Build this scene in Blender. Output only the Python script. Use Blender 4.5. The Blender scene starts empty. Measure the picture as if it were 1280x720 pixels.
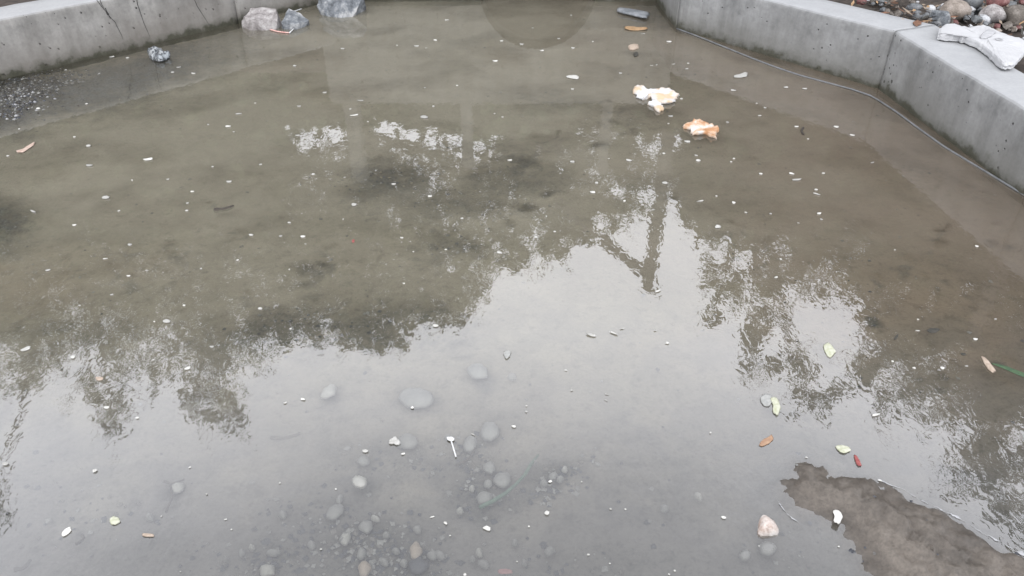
import bpy, bmesh, math, random
import numpy as np
from mathutils import Vector, Matrix
S = bpy.context.scene
C = S.collection
random.seed(7); RNG = np.random.default_rng(11)
R = math.radians

# ---------------------------------------------------------------- camera
H = 1.6; PITCH = R(35); FPX = 960.0
cam = bpy.data.cameras.new('camera'); cam.lens = 27.0; cam.sensor_width = 36.0
cam.clip_start = .05; cam.clip_end = 500
co = bpy.data.objects.new('camera', cam); C.objects.link(co)
co.location = (0, 0, H); co.rotation_euler = (R(90) - PITCH, 0, 0); S.camera = co
# ---------------------------------------------------------------- world, sun, exposure
w = bpy.data.worlds.new('World'); S.world = w; w.use_nodes = True
wn, wl = w.node_tree.nodes, w.node_tree.links; wn.clear()
sky = wn.new('ShaderNodeTexSky'); sky.sky_type = 'NISHITA'; sky.sun_disc = False
sky.sun_elevation = R(55); sky.sun_rotation = R(200); sky.dust_density = 5
hs = wn.new('ShaderNodeHueSaturation'); hs.inputs['Saturation'].default_value = .35
wl.new(sky.outputs[0], hs.inputs['Color'])
# overcast cloud layer: grey, brightest at mid height and dimmer overhead, softly mottled
tc = wn.new('ShaderNodeTexCoord'); sx = wn.new('ShaderNodeSeparateXYZ'); wl.new(tc.outputs['Generated'], sx.inputs[0])
rmp = wn.new('ShaderNodeFloatCurve'); cv = rmp.mapping.curves[0]      # cloud brightness over the sine of the height
cv.points[0].location = (0, .60); cv.points[1].location = (1, .42)
for a_, b_ in ((.45, .70), (.66, .74), (.80, .46)): cv.points.new(a_, b_)
rmp.mapping.update(); wl.new(sx.outputs['Z'], rmp.inputs['Value'])
rsc = wn.new('ShaderNodeMath'); rsc.operation = 'MULTIPLY'; rsc.inputs[1].default_value = 25; wl.new(rmp.outputs[0], rsc.inputs[0]); rmp = rsc
nz = wn.new('ShaderNodeTexNoise'); nz.inputs['Scale'].default_value = 1.7; nz.inputs['Detail'].default_value = 4
wl.new(tc.outputs['Generated'], nz.inputs['Vector'])
r2 = wn.new('ShaderNodeMapRange'); r2.inputs[3].default_value = .85; r2.inputs[4].default_value = 1.15
wl.new(nz.outputs[0], r2.inputs[0])
mu = wn.new('ShaderNodeMath'); mu.operation = 'MULTIPLY'; wl.new(rmp.outputs[0], mu.inputs[0]); wl.new(r2.outputs[0], mu.inputs[1])
vs = wn.new('ShaderNodeVectorMath'); vs.operation = 'SCALE'; vs.inputs[0].default_value = (.965, .987, 1.06)
wl.new(mu.outputs[0], vs.inputs['Scale'])
mx = wn.new('ShaderNodeMixRGB'); mx.inputs[0].default_value = .88
wl.new(hs.outputs[0], mx.inputs[1]); wl.new(vs.outputs[0], mx.inputs[2])
bg = wn.new('ShaderNodeBackground'); bg.inputs['Strength'].default_value = .1
wl.new(mx.outputs[0], bg.inputs[0])
wo = wn.new('ShaderNodeOutputWorld'); wl.new(bg.outputs[0], wo.inputs[0])
sl = bpy.data.lights.new('sun', 'SUN'); sl.energy = .5; sl.angle = R(40); sl.color = (1, .97, .93)
so = bpy.data.objects.new('sun', sl); C.objects.link(so); so.rotation_euler = (R(35), 0, R(-20))
S.view_settings.view_transform = 'Standard'; S.view_settings.look = 'None'
S.view_settings.exposure = 0.86; S.view_settings.gamma = 1.0
S.render.engine = 'CYCLES'
S.cycles.max_bounces = 8; S.cycles.transparent_max_bounces = 16

# ---------------------------------------------------------------- pixel <-> place
cs, sn = math.cos(PITCH), math.sin(PITCH)
def P(x, y, z=0.0):
    u = (x - 640) / FPX; v = (360 - y) / FPX
    t = (H - z) / (sn - cs * v)
    return Vector((u * t, t * (cs + sn * v), z))
def pxm(x, y):                                   # pixels per metre there
    return FPX * (sn - cs * ((360 - y) / FPX)) / H
def mirror(x, y, D):                             # what the water mirrors at a pixel, on the plane Y = D
    u = (x - 640) / FPX; v = (360 - y) / FPX
    t = D / (cs + sn * v)
    return Vector((u * t, D, t * (sn - cs * v) - H)), t / FPX
# ---------------------------------------------------------------- numpy noise
def vnoise(x, y, seed=0):
    xi = np.floor(x).astype(np.int64); yi = np.floor(y).astype(np.int64)
    fx = x - xi; fy = y - yi
    fx = fx * fx * (3 - 2 * fx); fy = fy * fy * (3 - 2 * fy)
    def h(a, b):
        n = (a * 374761393 + b * 668265263 + seed * 1442695041) & 0xffffffff
        n = ((n ^ (n >> 13)) * 1274126177) & 0xffffffff
        n = n ^ (n >> 16)
        return (n & 0xffff) / 65535.0
    a = h(xi, yi); b = h(xi + 1, yi); c = h(xi, yi + 1); d = h(xi + 1, yi + 1)
    return (a * (1 - fx) + b * fx) * (1 - fy) + (c * (1 - fx) + d * fx) * fy
def fbm(x, y, sc, oc=4, seed=0):
    s = 0; a = .5; tot = 0
    x = np.asarray(x, float); y = np.asarray(y, float)
    for i in range(oc):
        s = s + a * vnoise(x * sc, y * sc, seed + i * 17); tot += a; a *= .5; sc *= 2.03
    return s / tot
# ---------------------------------------------------------------- object helpers
def link(name, me, mat=None, parent=None, smooth=False):
    o = bpy.data.objects.new(name, me); C.objects.link(o)
    if mat is not None and not me.materials: me.materials.append(mat)
    if parent: o.parent = parent
    if smooth: me.shade_smooth()
    return o
def fin(name, bm, mat, parent=None, smooth=False):
    me = bpy.data.meshes.new(name); bm.normal_update(); bm.to_mesh(me); bm.free()
    return link(name, me, mat, parent, smooth)
def tag(o, label, cat, group=None):
    o['label'] = label; o['category'] = cat
    if group: o['group'] = group
    return o
def thing(name, label, cat, loc=(0, 0, 0), group=None):
    o = bpy.data.objects.new(name, None); C.objects.link(o); o.location = loc
    o.empty_display_size = .1
    return tag(o, label, cat, group)
def struct(o): o['kind'] = 'structure'; return o
def stuff(o): o['kind'] = 'stuff'; return o
def npmesh(name, V, F, mat, k=4, smooth=False):
    me = bpy.data.meshes.new(name); nf = len(F)
    me.vertices.add(len(V)); me.vertices.foreach_set('co', np.ascontiguousarray(V, dtype=np.float32).ravel())
    me.loops.add(nf * k); me.loops.foreach_set('vertex_index', np.ascontiguousarray(F, dtype=np.int32).ravel())
    me.polygons.add(nf); me.polygons.foreach_set('loop_start', np.arange(0, nf * k, k, dtype=np.int32))
    me.polygons.foreach_set('use_smooth', np.full(nf, smooth, dtype=bool))
    me.update(calc_edges=True); me.validate()
    if mat: me.materials.append(mat)
    return me
# ---------------------------------------------------------------- materials
class Mat:
    def __init__(s, name):
        s.m = bpy.data.materials.new(name); s.m.use_nodes = True
        s.n = s.m.node_tree.nodes; s.l = s.m.node_tree.links
        s.b = s.n['Principled BSDF']; s.out = s.n['Material Output']
        s.tc = s.n.new('ShaderNodeTexCoord')
    def node(s, t, **k):
        n = s.n.new(t)
        for a, b in k.items(): setattr(n, a, b)
        return n
    def noise(s, scale, detail=4, rough=.55, vec=None, stretch=None, dist=0, coord='Object'):
        v = vec or s.tc.outputs[coord]
        if stretch:
            mp = s.node('ShaderNodeMapping'); mp.inputs['Scale'].default_value = stretch
            s.l.new(v, mp.inputs[0]); v = mp.outputs[0]
        n = s.node('ShaderNodeTexNoise'); n.inputs['Scale'].default_value = scale
        n.inputs['Detail'].default_value = detail; n.inputs['Roughness'].default_value = rough
        n.inputs['Distortion'].default_value = dist
        s.l.new(v, n.inputs['Vector']); return n.outputs[0]
    def ramp(s, fac, stops):
        r = s.node('ShaderNodeValToRGB'); e = r.color_ramp.elements
        e[0].position, e[0].color = stops[0][0], c4(stops[0][1])
        e[1].position, e[1].color = stops[-1][0], c4(stops[-1][1])
        for p, c in stops[1:-1]:
            q = e.new(p); q.color = c4(c)
        s.l.new(fac, r.inputs[0]); return r.outputs[0]
    def mix(s, f, a, b, mode='MIX'):
        m = s.node('ShaderNodeMixRGB', blend_type=mode)
        for i, v in enumerate((f, a, b)):
            if isinstance(v, (int, float)): m.inputs[i].default_value = v if i == 0 else (v, v, v, 1)
            elif isinstance(v, tuple): m.inputs[i].default_value = c4(v)
            else: s.l.new(v, m.inputs[i])
        return m.outputs[0]
    def math(s, op, a, b=0, clamp=False):
        m = s.node('ShaderNodeMath', operation=op); m.use_clamp = clamp
        for i, v in enumerate((a, b)):
            if isinstance(v, (int, float)): m.inputs[i].default_value = v
            else: s.l.new(v, m.inputs[i])
        return m.outputs[0]
    def attr(s, name):
        a = s.node('ShaderNodeAttribute'); a.attribute_name = name; return a
    def bump(s, h, strength, distance, prev=None):
        b = s.node('ShaderNodeBump'); b.inputs['Strength'].default_value = strength
        b.inputs['Distance'].default_value = distance; b.inputs['Filter Width'].default_value = 1.0; s.l.new(h, b.inputs['Height'])
        if prev is not None: s.l.new(prev, b.inputs['Normal'])
        return b.outputs[0]
    def col(s, c):
        if isinstance(c, tuple): s.b.inputs['Base Color'].default_value = c4(c)
        else: s.l.new(c, s.b.inputs['Base Color'])
    def fin(s, rough=.7, spec=.4, normal=None):
        if isinstance(rough, (int, float)): s.b.inputs['Roughness'].default_value = rough
        else: s.l.new(rough, s.b.inputs['Roughness'])
        s.b.inputs['Specular IOR Level'].default_value = spec
        if normal is not None: s.l.new(normal, s.b.inputs['Normal'])
        return s.m
def c4(c): return (c, c, c, 1) if isinstance(c, (int, float)) else (tuple(c) + (1,))[:4]

def simple(name, c1, c2, scale=40, rough=.7, bumpd=.001, spec=.4, var=0):
    M = Mat(name); f = M.noise(scale, 5, .6)
    c = M.ramp(f, [(.32, c1), (.68, c2)])
    if var:
        oi = M.node('ShaderNodeObjectInfo')
        c = M.mix(1, c, M.ramp(oi.outputs['Random'], [(0, 1 - var), (1, 1 + var * .4)]), 'MULTIPLY')
    M.col(c); return M.fin(rough, spec, M.bump(f, .6, bumpd) if bumpd else None)

def concrete(name, base, moss_shade=True, tint=None):
    M = Mat(name)
    g = M.tc.outputs['Object']
    sep = M.node('ShaderNodeSeparateXYZ'); M.l.new(g, sep.inputs[0]); z = sep.outputs['Z']
    big = M.noise(3.2, 5, .6); fine = M.noise(60, 6, .65); mid = M.noise(14, 5, .6)
    streak = M.noise(9, 5, .6, stretch=(1, 1, .12)); streak2 = M.noise(34, 3, .6, stretch=(1, 1, .07))
    c = M.ramp(big, [(.3, tuple(b * .70 for b in base)), (.7, tuple(b * 1.12 for b in base))])
    c = M.mix(.55, c, M.ramp(streak, [(.32, .55), (.5, .93), (.7, 1.18)]), 'MULTIPLY')
    c = M.mix(.5, c, M.ramp(streak2, [(.35, .88), (.6, 1.03)]), 'MULTIPLY')
    c = M.mix(.75, c, M.ramp(mid, [(.3, .70), (.5, .98), (.68, 1.10)]), 'MULTIPLY')
    c = M.mix(.4, c, M.ramp(fine, [(.3, .7), (.7, 1.15)]), 'MULTIPLY')
    # the top is paler
    geo = M.node('ShaderNodeNewGeometry'); sg = M.node('ShaderNodeSeparateXYZ'); M.l.new(geo.outputs['True Normal'], sg.inputs[0])
    up = M.math('SUBTRACT', sg.outputs['Z'], .6, True); up = M.math('MULTIPLY', up, 2.4, True)
    top_tone = M.mix(.5, (.36, .365, .37), M.ramp(fine, [(.3, .86), (.7, 1.05)]), 'MULTIPLY')
    c = M.mix(M.math('MULTIPLY', up, .72), c, top_tone)
    # bug holes
    vo = M.node('ShaderNodeTexVoronoi'); vo.inputs['Scale'].default_value = 13; M.l.new(g, vo.inputs['Vector'])
    vo2 = M.node('ShaderNodeTexVoronoi'); vo2.inputs['Scale'].default_value = 31; M.l.new(g, vo2.inputs['Vector'])
    sepc = M.node('ShaderNodeSeparateXYZ'); M.l.new(vo.outputs['Color'], sepc.inputs[0])
    thr = M.math('MULTIPLY', M.math('SUBTRACT', sepc.outputs[0], .62, True), .36)
    hole = M.math('LESS_THAN', vo.outputs['Distance'], thr)
    sepc2 = M.node('ShaderNodeSeparateXYZ'); M.l.new(vo2.outputs['Color'], sepc2.inputs[0])
    thr2 = M.math('MULTIPLY', M.math('SUBTRACT', sepc2.outputs[0], .62, True), .5)
    hole2 = M.math('LESS_THAN', vo2.outputs['Distance'], thr2)
    hole = M.math('MULTIPLY', M.math('MAXIMUM', hole, hole2), M.math('SUBTRACT', 1, up))
    c = M.mix(M.math('MULTIPLY', hole, .92), c, (.035, .035, .034))
    if tint:
        tf = M.ramp(M.math('ADD', z, M.math('MULTIPLY', M.math('SUBTRACT', big, .5), .3)), [(.02, .8), (.26, 0)])
        c = M.mix(M.math('MULTIPLY', tf, .6), c, tint)
    if moss_shade:
        zz = M.math('SUBTRACT', z, M.math('MULTIPLY', M.math('SUBTRACT', mid, .5), .13))
        zz = M.math('SUBTRACT', zz, M.math('MULTIPLY', M.math('SUBTRACT', big, .5), .10))
        mf = M.ramp(zz, [(.0, 1), (.018, .92), (.036, .5), (.07, .14), (.16, 0)])
        c = M.mix(mf, c, M.mix(fine, (.020, .020, .015), (.07, .068, .046)))
    M.col(c)
    n = M.bump(fine, .5, .002); n = M.bump(M.math('SUBTRACT', 1, hole), 1, .004, n)
    return M.fin(.85, .3, n)

mat_wall_l = concrete('concrete_left', (.265, .257, .240), True, (.17, .148, .125))
mat_wall_r = concrete('concrete_right', (.225, .226, .222), True, (.17, .163, .145))
mat_head = concrete('concrete_back', (.2, .2, .185))  # dark foot band here stands in for the shadow at the wall's base
mat_soil = simple('soil', (.025, .02, .016), (.07, .055, .045), 18, .95, .01)
mat_dark = simple('pipe_inside', (.08, .065, .045), (.15, .13, .09), 10, .9)

# ---------------------------------------------------------------- pond bed
ISL = [(968, 610), (974, 592), (984, 572), (1003, 563), (1030, 571), (1043, 584), (1080, 590), (1112, 604), (1140, 616), (1175, 632), (1200, 648), (1240, 670), (1285, 694), (1400, 750), (1400, 900), (1130, 900), (1085, 745),
       (1068, 712), (1056, 690), (1045, 664), (1020, 655), (998, 653), (980, 640), (972, 625)]
islw = np.array([P(x, y)[:2] for x, y in ISL])
def poly_sd(x, y, poly):
    ins = np.zeros(x.shape, bool); d = np.full(x.shape, 1e9)
    n = len(poly)
    for i in range(n):
        x1, y1 = poly[i]; x2, y2 = poly[(i + 1) % n]
        cond = ((y1 > y) != (y2 > y)) & (x < (x2 - x1) * (y - y1) / ((y2 - y1) or 1e-9) + x1)
        ins ^= cond
        dx, dy = x2 - x1, y2 - y1
        t = np.clip(((x - x1) * dx + (y - y1) * dy) / (dx * dx + dy * dy), 0, 1)
        d = np.minimum(d, np.hypot(x - x1 - t * dx, y - y1 - t * dy))
    return np.where(ins, d, -d)
def topix(x, y):                                 # ground point -> photo pixel (arrays)
    dep = y * cs + H * sn; up = y * sn - H * cs
    return 640 + FPX * x / dep, 360 - FPX * up / dep
def blobs(px, py, L):
    M_ = np.zeros(px.shape)
    for cx, cy, rx, ry, s, *a in L:
        a = R(a[0]) if a else 0; q = max(rx, ry) * 1.7
        w_ = np.nonzero((np.abs(px - cx) < q) & (np.abs(py - cy) < q))[0]
        if not len(w_): continue
        dx, dy = px[w_] - cx, py[w_] - cy; m = M_[w_]
        X = dx * math.cos(a) + dy * math.sin(a); Y = -dx * math.sin(a) + dy * math.cos(a)
        M_[w_] = np.maximum(m, s * np.exp(-((X / rx) ** 2 + (Y / ry) ** 2) ** 1.3))
    return M_
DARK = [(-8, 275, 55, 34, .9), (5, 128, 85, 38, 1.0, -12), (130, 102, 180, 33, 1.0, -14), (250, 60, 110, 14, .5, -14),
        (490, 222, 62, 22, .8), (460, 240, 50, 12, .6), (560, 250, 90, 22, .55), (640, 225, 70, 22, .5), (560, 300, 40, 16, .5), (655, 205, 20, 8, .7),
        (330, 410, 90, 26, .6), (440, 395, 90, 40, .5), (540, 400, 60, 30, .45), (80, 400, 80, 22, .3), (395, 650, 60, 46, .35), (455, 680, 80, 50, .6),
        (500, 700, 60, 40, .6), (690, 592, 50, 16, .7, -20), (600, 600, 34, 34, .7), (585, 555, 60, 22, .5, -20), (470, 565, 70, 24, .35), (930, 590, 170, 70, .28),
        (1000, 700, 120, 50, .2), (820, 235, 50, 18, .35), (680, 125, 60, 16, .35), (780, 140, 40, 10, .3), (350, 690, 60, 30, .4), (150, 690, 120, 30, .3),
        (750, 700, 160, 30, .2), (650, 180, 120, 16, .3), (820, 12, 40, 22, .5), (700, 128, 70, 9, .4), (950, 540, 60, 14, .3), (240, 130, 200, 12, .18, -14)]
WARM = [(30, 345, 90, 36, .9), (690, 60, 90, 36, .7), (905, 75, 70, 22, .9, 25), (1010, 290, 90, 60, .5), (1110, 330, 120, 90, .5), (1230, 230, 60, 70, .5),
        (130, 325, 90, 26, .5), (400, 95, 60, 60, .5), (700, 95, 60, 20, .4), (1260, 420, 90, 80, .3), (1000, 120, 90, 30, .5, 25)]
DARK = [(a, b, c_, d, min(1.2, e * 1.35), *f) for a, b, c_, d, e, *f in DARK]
for a_, b_, c_, d_ in ((522, 501, 27, 20), (597, 466, 19, 14), (612, 541, 17, 16), (587, 558, 13, 14), (507, 555, 19, 13), (454, 579, 13, 9), (449, 606, 15, 13), (606, 626, 15, 12), (629, 602, 16, 13), (419, 643, 16, 12), (412, 491, 16, 12), (222, 613, 14, 11), (432, 677, 11, 12), (959, 687, 17, 12), (335, 715, 15, 11)): DARK.append((a_, b_, c_, d_, .85))  # dark rims painted around the larger pebbles as their shadows
rc = random.Random(31)
for x0, x1, y0, y1, n in ((430, 700, 198, 262, 46), (500, 640, 262, 320, 14), (330, 580, 378, 432, 34), (60, 260, 290, 350, 14), (250, 330, 250, 300, 4), (660, 860, 120, 250, 16), (300, 420, 300, 380, 10), (1090, 1270, 280, 480, 16), (880, 1000, 250, 330, 8)):
    for _ in range(n):
        q = rc.uniform(3, 11) * (1.2 if n > 30 else .8); DARK.append((rc.uniform(x0, x1), rc.uniform(y0, y1), q * rc.uniform(1, 2), q * .6, rc.uniform(.5, 1), rc.uniform(-20, 20)))
def bed_height(x, y):
    sd = poly_sd(x, y, islw) + (fbm(x, y, 26, 3, 5) - .5) * .045 + (fbm(x, y, 9, 2, 8) - .5) * .03
    rough = fbm(x, y, 42, 3, 3); ridg = 1 - np.abs(2 * fbm(x * 1.7 + y, y * .7 - x * .5, 20, 4, 9) - 1)
    t = np.clip((sd + .10) / .24, 0, 1); t = t * t * (3 - 2 * t)
    z = -.034 + (fbm(x, y, 2.2, 3, 1) - .5) * .018 + (fbm(x, y, 16, 3, 2) - .5) * .006
    z = z * (1 - t) + t * (.019 + (rough - .5) * .030 + (ridg - .6) * .026 + np.clip(sd, 0, .3) * .05)
    return z, sd
nx, ny = 640, 520
gx = np.linspace(-4.4, 3.0, nx); gy = np.linspace(.2, 6.55, ny)
X, Y = np.meshgrid(gx, gy); X = X.ravel(); Y = Y.ravel()
Z, SD = bed_height(X, Y)
PX, PY = topix(X, Y)
nn = fbm(X, Y, 7, 4, 21)
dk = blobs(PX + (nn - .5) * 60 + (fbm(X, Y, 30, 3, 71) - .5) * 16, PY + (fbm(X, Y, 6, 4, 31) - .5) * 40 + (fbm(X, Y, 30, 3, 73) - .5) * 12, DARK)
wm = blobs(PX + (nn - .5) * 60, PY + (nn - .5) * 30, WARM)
gc = blobs(PX, PY, [(0, 118, 78, 32, 1, -12)])
Z = Z + gc * .028 * (1 if True else 0)
Z = Z + dk * (fbm(X, Y, 60, 2, 77) - .5) * .016
idx = np.arange(nx * ny).reshape(ny, nx)
F = np.stack([idx[:-1, :-1], idx[:-1, 1:], idx[1:, 1:], idx[1:, :-1]], -1).reshape(-1, 4)
bedme = npmesh('pond_bed', np.stack([X, Y, Z], -1), F, None, smooth=True)
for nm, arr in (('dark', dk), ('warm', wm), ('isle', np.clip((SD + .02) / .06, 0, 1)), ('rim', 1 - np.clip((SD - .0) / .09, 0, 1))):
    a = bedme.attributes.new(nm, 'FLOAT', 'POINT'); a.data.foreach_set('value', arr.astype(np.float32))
M = Mat('mud')
dkA, wmA, isA = M.attr('dark').outputs['Fac'], M.attr('warm').outputs['Fac'], M.attr('isle').outputs['Fac']
n1 = M.noise(1.1, 4, .6); n2 = M.noise(22, 6, .7); n3 = M.noise(95, 5, .7); n4 = M.noise(6, 5, .6, dist=.6)
c = M.ramp(n1, [(.35, (.212, .193, .148)), (.65, (.198, .176, .140))])
# the right side of the basin has browner mud
sep = M.node('ShaderNodeSeparateXYZ'); M.l.new(M.tc.outputs['Object'], sep.inputs[0])
rs = M.ramp(M.math('ADD', M.math('MULTIPLY', sep.outputs['X'], .33), M.math('MULTIPLY', M.math('SUBTRACT', n4, .5), .4)), [(.1, 0), (.6, 1)])
c = M.mix(rs, c, (.156, .128, .098))
# near part mixed to grey, the mirrored sky's tint painted into the mud
sky_grey = M.ramp(M.math('ADD', M.math('MULTIPLY', sep.outputs['Y'], .3), M.math('MULTIPLY', M.math('SUBTRACT', n4, .5), .3)), [(.38, 1), (.66, 0)])
c = M.mix(sky_grey, c, (.128, .122, .114))
c = M.mix(M.math('MULTIPLY', wmA, .55), c, (.170, .120, .078))
c = M.mix(.7, c, M.ramp(n4, [(.35, .78), (.65, 1.15)]), 'MULTIPLY')
c = M.mix(.75, c, M.ramp(n2, [(.33, .6), (.47, 1), (.7, 1.08)]), 'MULTIPLY')
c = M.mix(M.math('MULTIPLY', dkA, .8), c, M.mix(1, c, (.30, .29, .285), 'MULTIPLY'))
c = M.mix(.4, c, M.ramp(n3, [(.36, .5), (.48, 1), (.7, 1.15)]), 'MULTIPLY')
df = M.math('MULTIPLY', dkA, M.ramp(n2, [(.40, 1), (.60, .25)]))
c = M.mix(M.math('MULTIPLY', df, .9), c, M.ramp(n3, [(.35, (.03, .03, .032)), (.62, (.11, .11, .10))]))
isl = M.mix(M.math('MULTIPLY', n2, 1), (.090, .075, .061), (.152, .132, .111))
isl = M.mix(.8, isl, M.ramp(n4, [(.38, .5), (.6, 1.05)]), 'MULTIPLY')
isl = M.mix(.6, isl, M.ramp(n3, [(.35, .55), (.6, 1.1)]), 'MULTIPLY')
isl = M.mix(M.math('MULTIPLY', M.attr('rim').outputs['Fac'], .75), isl, M.mix(1, isl, (.52, .5, .48), 'MULTIPLY'))
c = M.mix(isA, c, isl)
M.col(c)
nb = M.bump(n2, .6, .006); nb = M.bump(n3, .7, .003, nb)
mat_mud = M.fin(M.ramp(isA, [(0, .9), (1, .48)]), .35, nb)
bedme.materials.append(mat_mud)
bed = struct(link('pond_bed', bedme))

# ---------------------------------------------------------------- basin outline, walls
inner = [(-1.40, 6.17), (-3.03, 4.43), (-3.9, 3.3), (-4.0, 1.5), (-3.2, .45), (2.0, .45), (2.42, 1.2), (2.235, 2.98), (2.11, 4.29), (1.15, 5.47), (1.12, 6.17)]
WH = .33; TH = .30
def run_wall(name, pts, label, mat, cuts, th=TH, h=WH):
    """a wall run: panels between the joints; cuts = extra joint distances along each leg"""
    pts = [Vector(p) for p in pts]
    n = len(pts); nor = []
    for i in range(n - 1):
        d = (pts[i + 1] - pts[i]).normalized(); nor.append(Vector((-d.y, d.x)))
    off = []
    for i in range(n):
        if i == 0: off.append(nor[0])
        elif i == n - 1: off.append(nor[-1])
        else:
            m = (nor[i - 1] + nor[i]).normalized(); off.append(m / max(.3, m.dot(nor[i])))
    t = thing(name, label, 'wall', (pts[0].x, pts[0].y, 0))
    prof = [(0, -.15), (0, -.02), (0, .02), (0, .05), (0, .1), (0, .16), (0, .22), (0, .27), (.0, h - .022), (.004, h - .010), (.013, h - .003), (.03, h), (th * .35, h), (th * .65, h), (th - .02, h), (th, h - .02), (th, -.15)]
    s = 0
    for i in range(n - 1):
        L = (pts[i + 1] - pts[i]).length
        brk = [0] + cuts.get(i, []) + [1]
        for a, b in zip(brk[:-1], brk[1:]):
            bm = bmesh.new(); k = max(2, int(L * (b - a) / .03)); rows = []
            for j in range(k + 1):
                f = a + (b - a) * j / k
                ee = .0025 / L
                if j == 0: f += ee
                if j == k: f -= ee
                p = pts[i].lerp(pts[i + 1], f); o = off[i].lerp(off[i + 1], f)
                rec = .004 if j in (0, k) else 0
                row = []
                for (q, z) in prof:
                    jit = float(fbm(p.x * 1.0 + p.y, z * 1.0 + p.y * .7, 9, 3, 3) - .5) * .008
                    jz = float(fbm(p.x + 3, p.y + q, 7, 3, 6) - .5) * .006 if z > h - .05 else 0
                    if z > h - .03 and q < .02: jit += float(fbm(p.x * 1.3, p.y * 1.1, 30, 2, 12) - .5) * .005
                    qq = q + rec + (jit if q < .1 else 0)
                    row.append(bm.verts.new((p.x + o.x * qq - pts[0].x, p.y + o.y * qq - pts[0].y, z + jz)))
                rows.append(row)
            for j in range(k):
                for r in range(len(prof) - 1):
                    bm.faces.new((rows[j][r], rows[j + 1][r], rows[j + 1][r + 1], rows[j][r + 1]))
            for row in (rows[0], rows[-1]):
                try: bm.faces.new(row)
                except Exception: pass
            bmesh.ops.recalc_face_normals(bm, faces=bm.faces)
            fin('wall_panel', bm, mat, t, True)
    return t
# order gives normals pointing outward (left of the walking direction)
lw = run_wall('basin_wall', [(-4.0, 1.5), (-3.9, 3.3), (-3.03, 4.43), (-1.40, 6.17)][::1], 'pale grey low concrete wall with dark cracks along the left side of the pond', mat_wall_l, {2: [.662]})
rw = run_wall('basin_wall', [(1.12, 6.17), (1.15, 5.47), (2.11, 4.29), (2.235, 2.98), (2.42, 1.2)], 'blue-grey low concrete wall bending along the right side of the pond', mat_wall_r, {})
nw = run_wall('basin_wall', [(2.42, 1.2), (2.0, .45), (-3.2, .45), (-4.0, 1.5)], 'low concrete wall closing the near end of the pond below the viewer', mat_wall_r, {})
def tube(bm, pts, rads, seg=6):
    rings = []
    for i, p in enumerate(pts):
        p = Vector(p); a = Vector(pts[max(i - 1, 0)]); b = Vector(pts[min(i + 1, len(pts) - 1)])
        d = (b - a).normalized(); up = Vector((0, 0, 1)) if abs(d.z) < .9 else Vector((1, 0, 0))
        s1 = d.cross(up).normalized(); s2 = d.cross(s1)
        r = rads if isinstance(rads, (int, float)) else rads[i]
        rings.append([bm.verts.new(p + (s1 * math.cos(k * 2 * math.pi / seg) + s2 * math.sin(k * 2 * math.pi / seg)) * r) for k in range(seg)])
    for a, b in zip(rings[:-1], rings[1:]):
        for k in range(seg): bm.faces.new((a[k], a[(k + 1) % seg], b[(k + 1) % seg], b[k]))
    bm.faces.new(rings[0][::-1]); bm.faces.new(rings[-1])
# cracks on the left wall face: project pixels on the plane of the wall
A0 = Vector((-3.03, 4.43, 0)); A1 = Vector((-1.40, 6.17, 0)); dW = (A1 - A0).normalized(); nW = Vector((dW.y, -dW.x, 0))
def on_left(x, y, out=.002):
    u = (x - 640) / FPX; v = (360 - y) / FPX
    d = Vector((u, cs + sn * v, -sn + cs * v)); o = Vector((0, 0, H))
    t = (A0 - o).dot(nW) / d.dot(nW)
    return o + d * t + nW * out
mat_crack = simple('crack_dark', (.012, .012, .012), (.04, .038, .035), 60, .9, 0)
for pts in ([(118, -4), (125, 5), (131, 13), (138, 21), (144, 28), (148, 36), (152, 43), (154, 50)], [(124, -3), (126, 5), (130, 10)], [(170, -4), (172, 5), (176, 16), (180, 28), (184, 38), (187, 46)],
            [(242, -4), (247, 8), (254, 20), (262, 32)], [(131, 10), (137, 22), (139, 24)]):
    bm = bmesh.new(); Q = [on_left(x + random.uniform(-.7, .7), y) - Vector((-4.0, 1.5, 0)) for x, y in pts]
    rr = [.0022 * (1 - .75 * i / (len(Q) - 1)) * random.uniform(.8, 1.3) for i in range(len(Q))]
    tube(bm, Q, rr, 5); fin('crack', bm, mat_crack, lw)
# back wall with the culvert mouth
xa, xb, hh = -1.52, 1.30, .83; PC, PR, PZ = .2, .45, -.08
hw = thing('headwall', 'tall pale concrete end wall with a round drain opening at the far end', 'wall', (0, 6.17, 0))
bm = bmesh.new(); a0 = math.asin((-.15 - PZ) / PR)
arc = [(PC + PR * math.cos(a0 + (math.pi - 2 * a0) * i / 28), PZ + PR * math.sin(a0 + (math.pi - 2 * a0) * i / 28)) for i in range(29)]
poly = [(xa, -.15), (xa, hh), (xb, hh), (xb, -.15)] + arc
vf = [bm.verts.new((x, .0, z)) for x, z in poly]; vb = [bm.verts.new((x, .3, z)) for x, z in poly]
bm.faces.new(vf); bm.faces.new(vb[::-1])
for i in range(len(poly)):
    j = (i + 1) % len(poly); bm.faces.new((vf[j], vf[i], vb[i], vb[j]))
bmesh.ops.recalc_face_normals(bm, faces=bm.faces)
bmesh.ops.triangulate(bm, faces=bm.faces)
fin('wall_face', bm, mat_head, hw)
bm = bmesh.new(); ra, rb = [], []
for i in range(33):
    a = 2 * math.pi * i / 32
    ra.append(bm.verts.new((PC + (PR + .01) * math.cos(a), .302, PZ + (PR + .01) * math.sin(a)))); rb.append(bm.verts.new((PC + (PR + .01) * math.cos(a), 2.6, PZ + (PR + .01) * math.sin(a))))
for i in range(32): bm.faces.new((ra[i], ra[i + 1], rb[i + 1], rb[i]))
bm.faces.new(rb[:32]); fin('drain_pipe', bm, mat_dark, hw, True)
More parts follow.
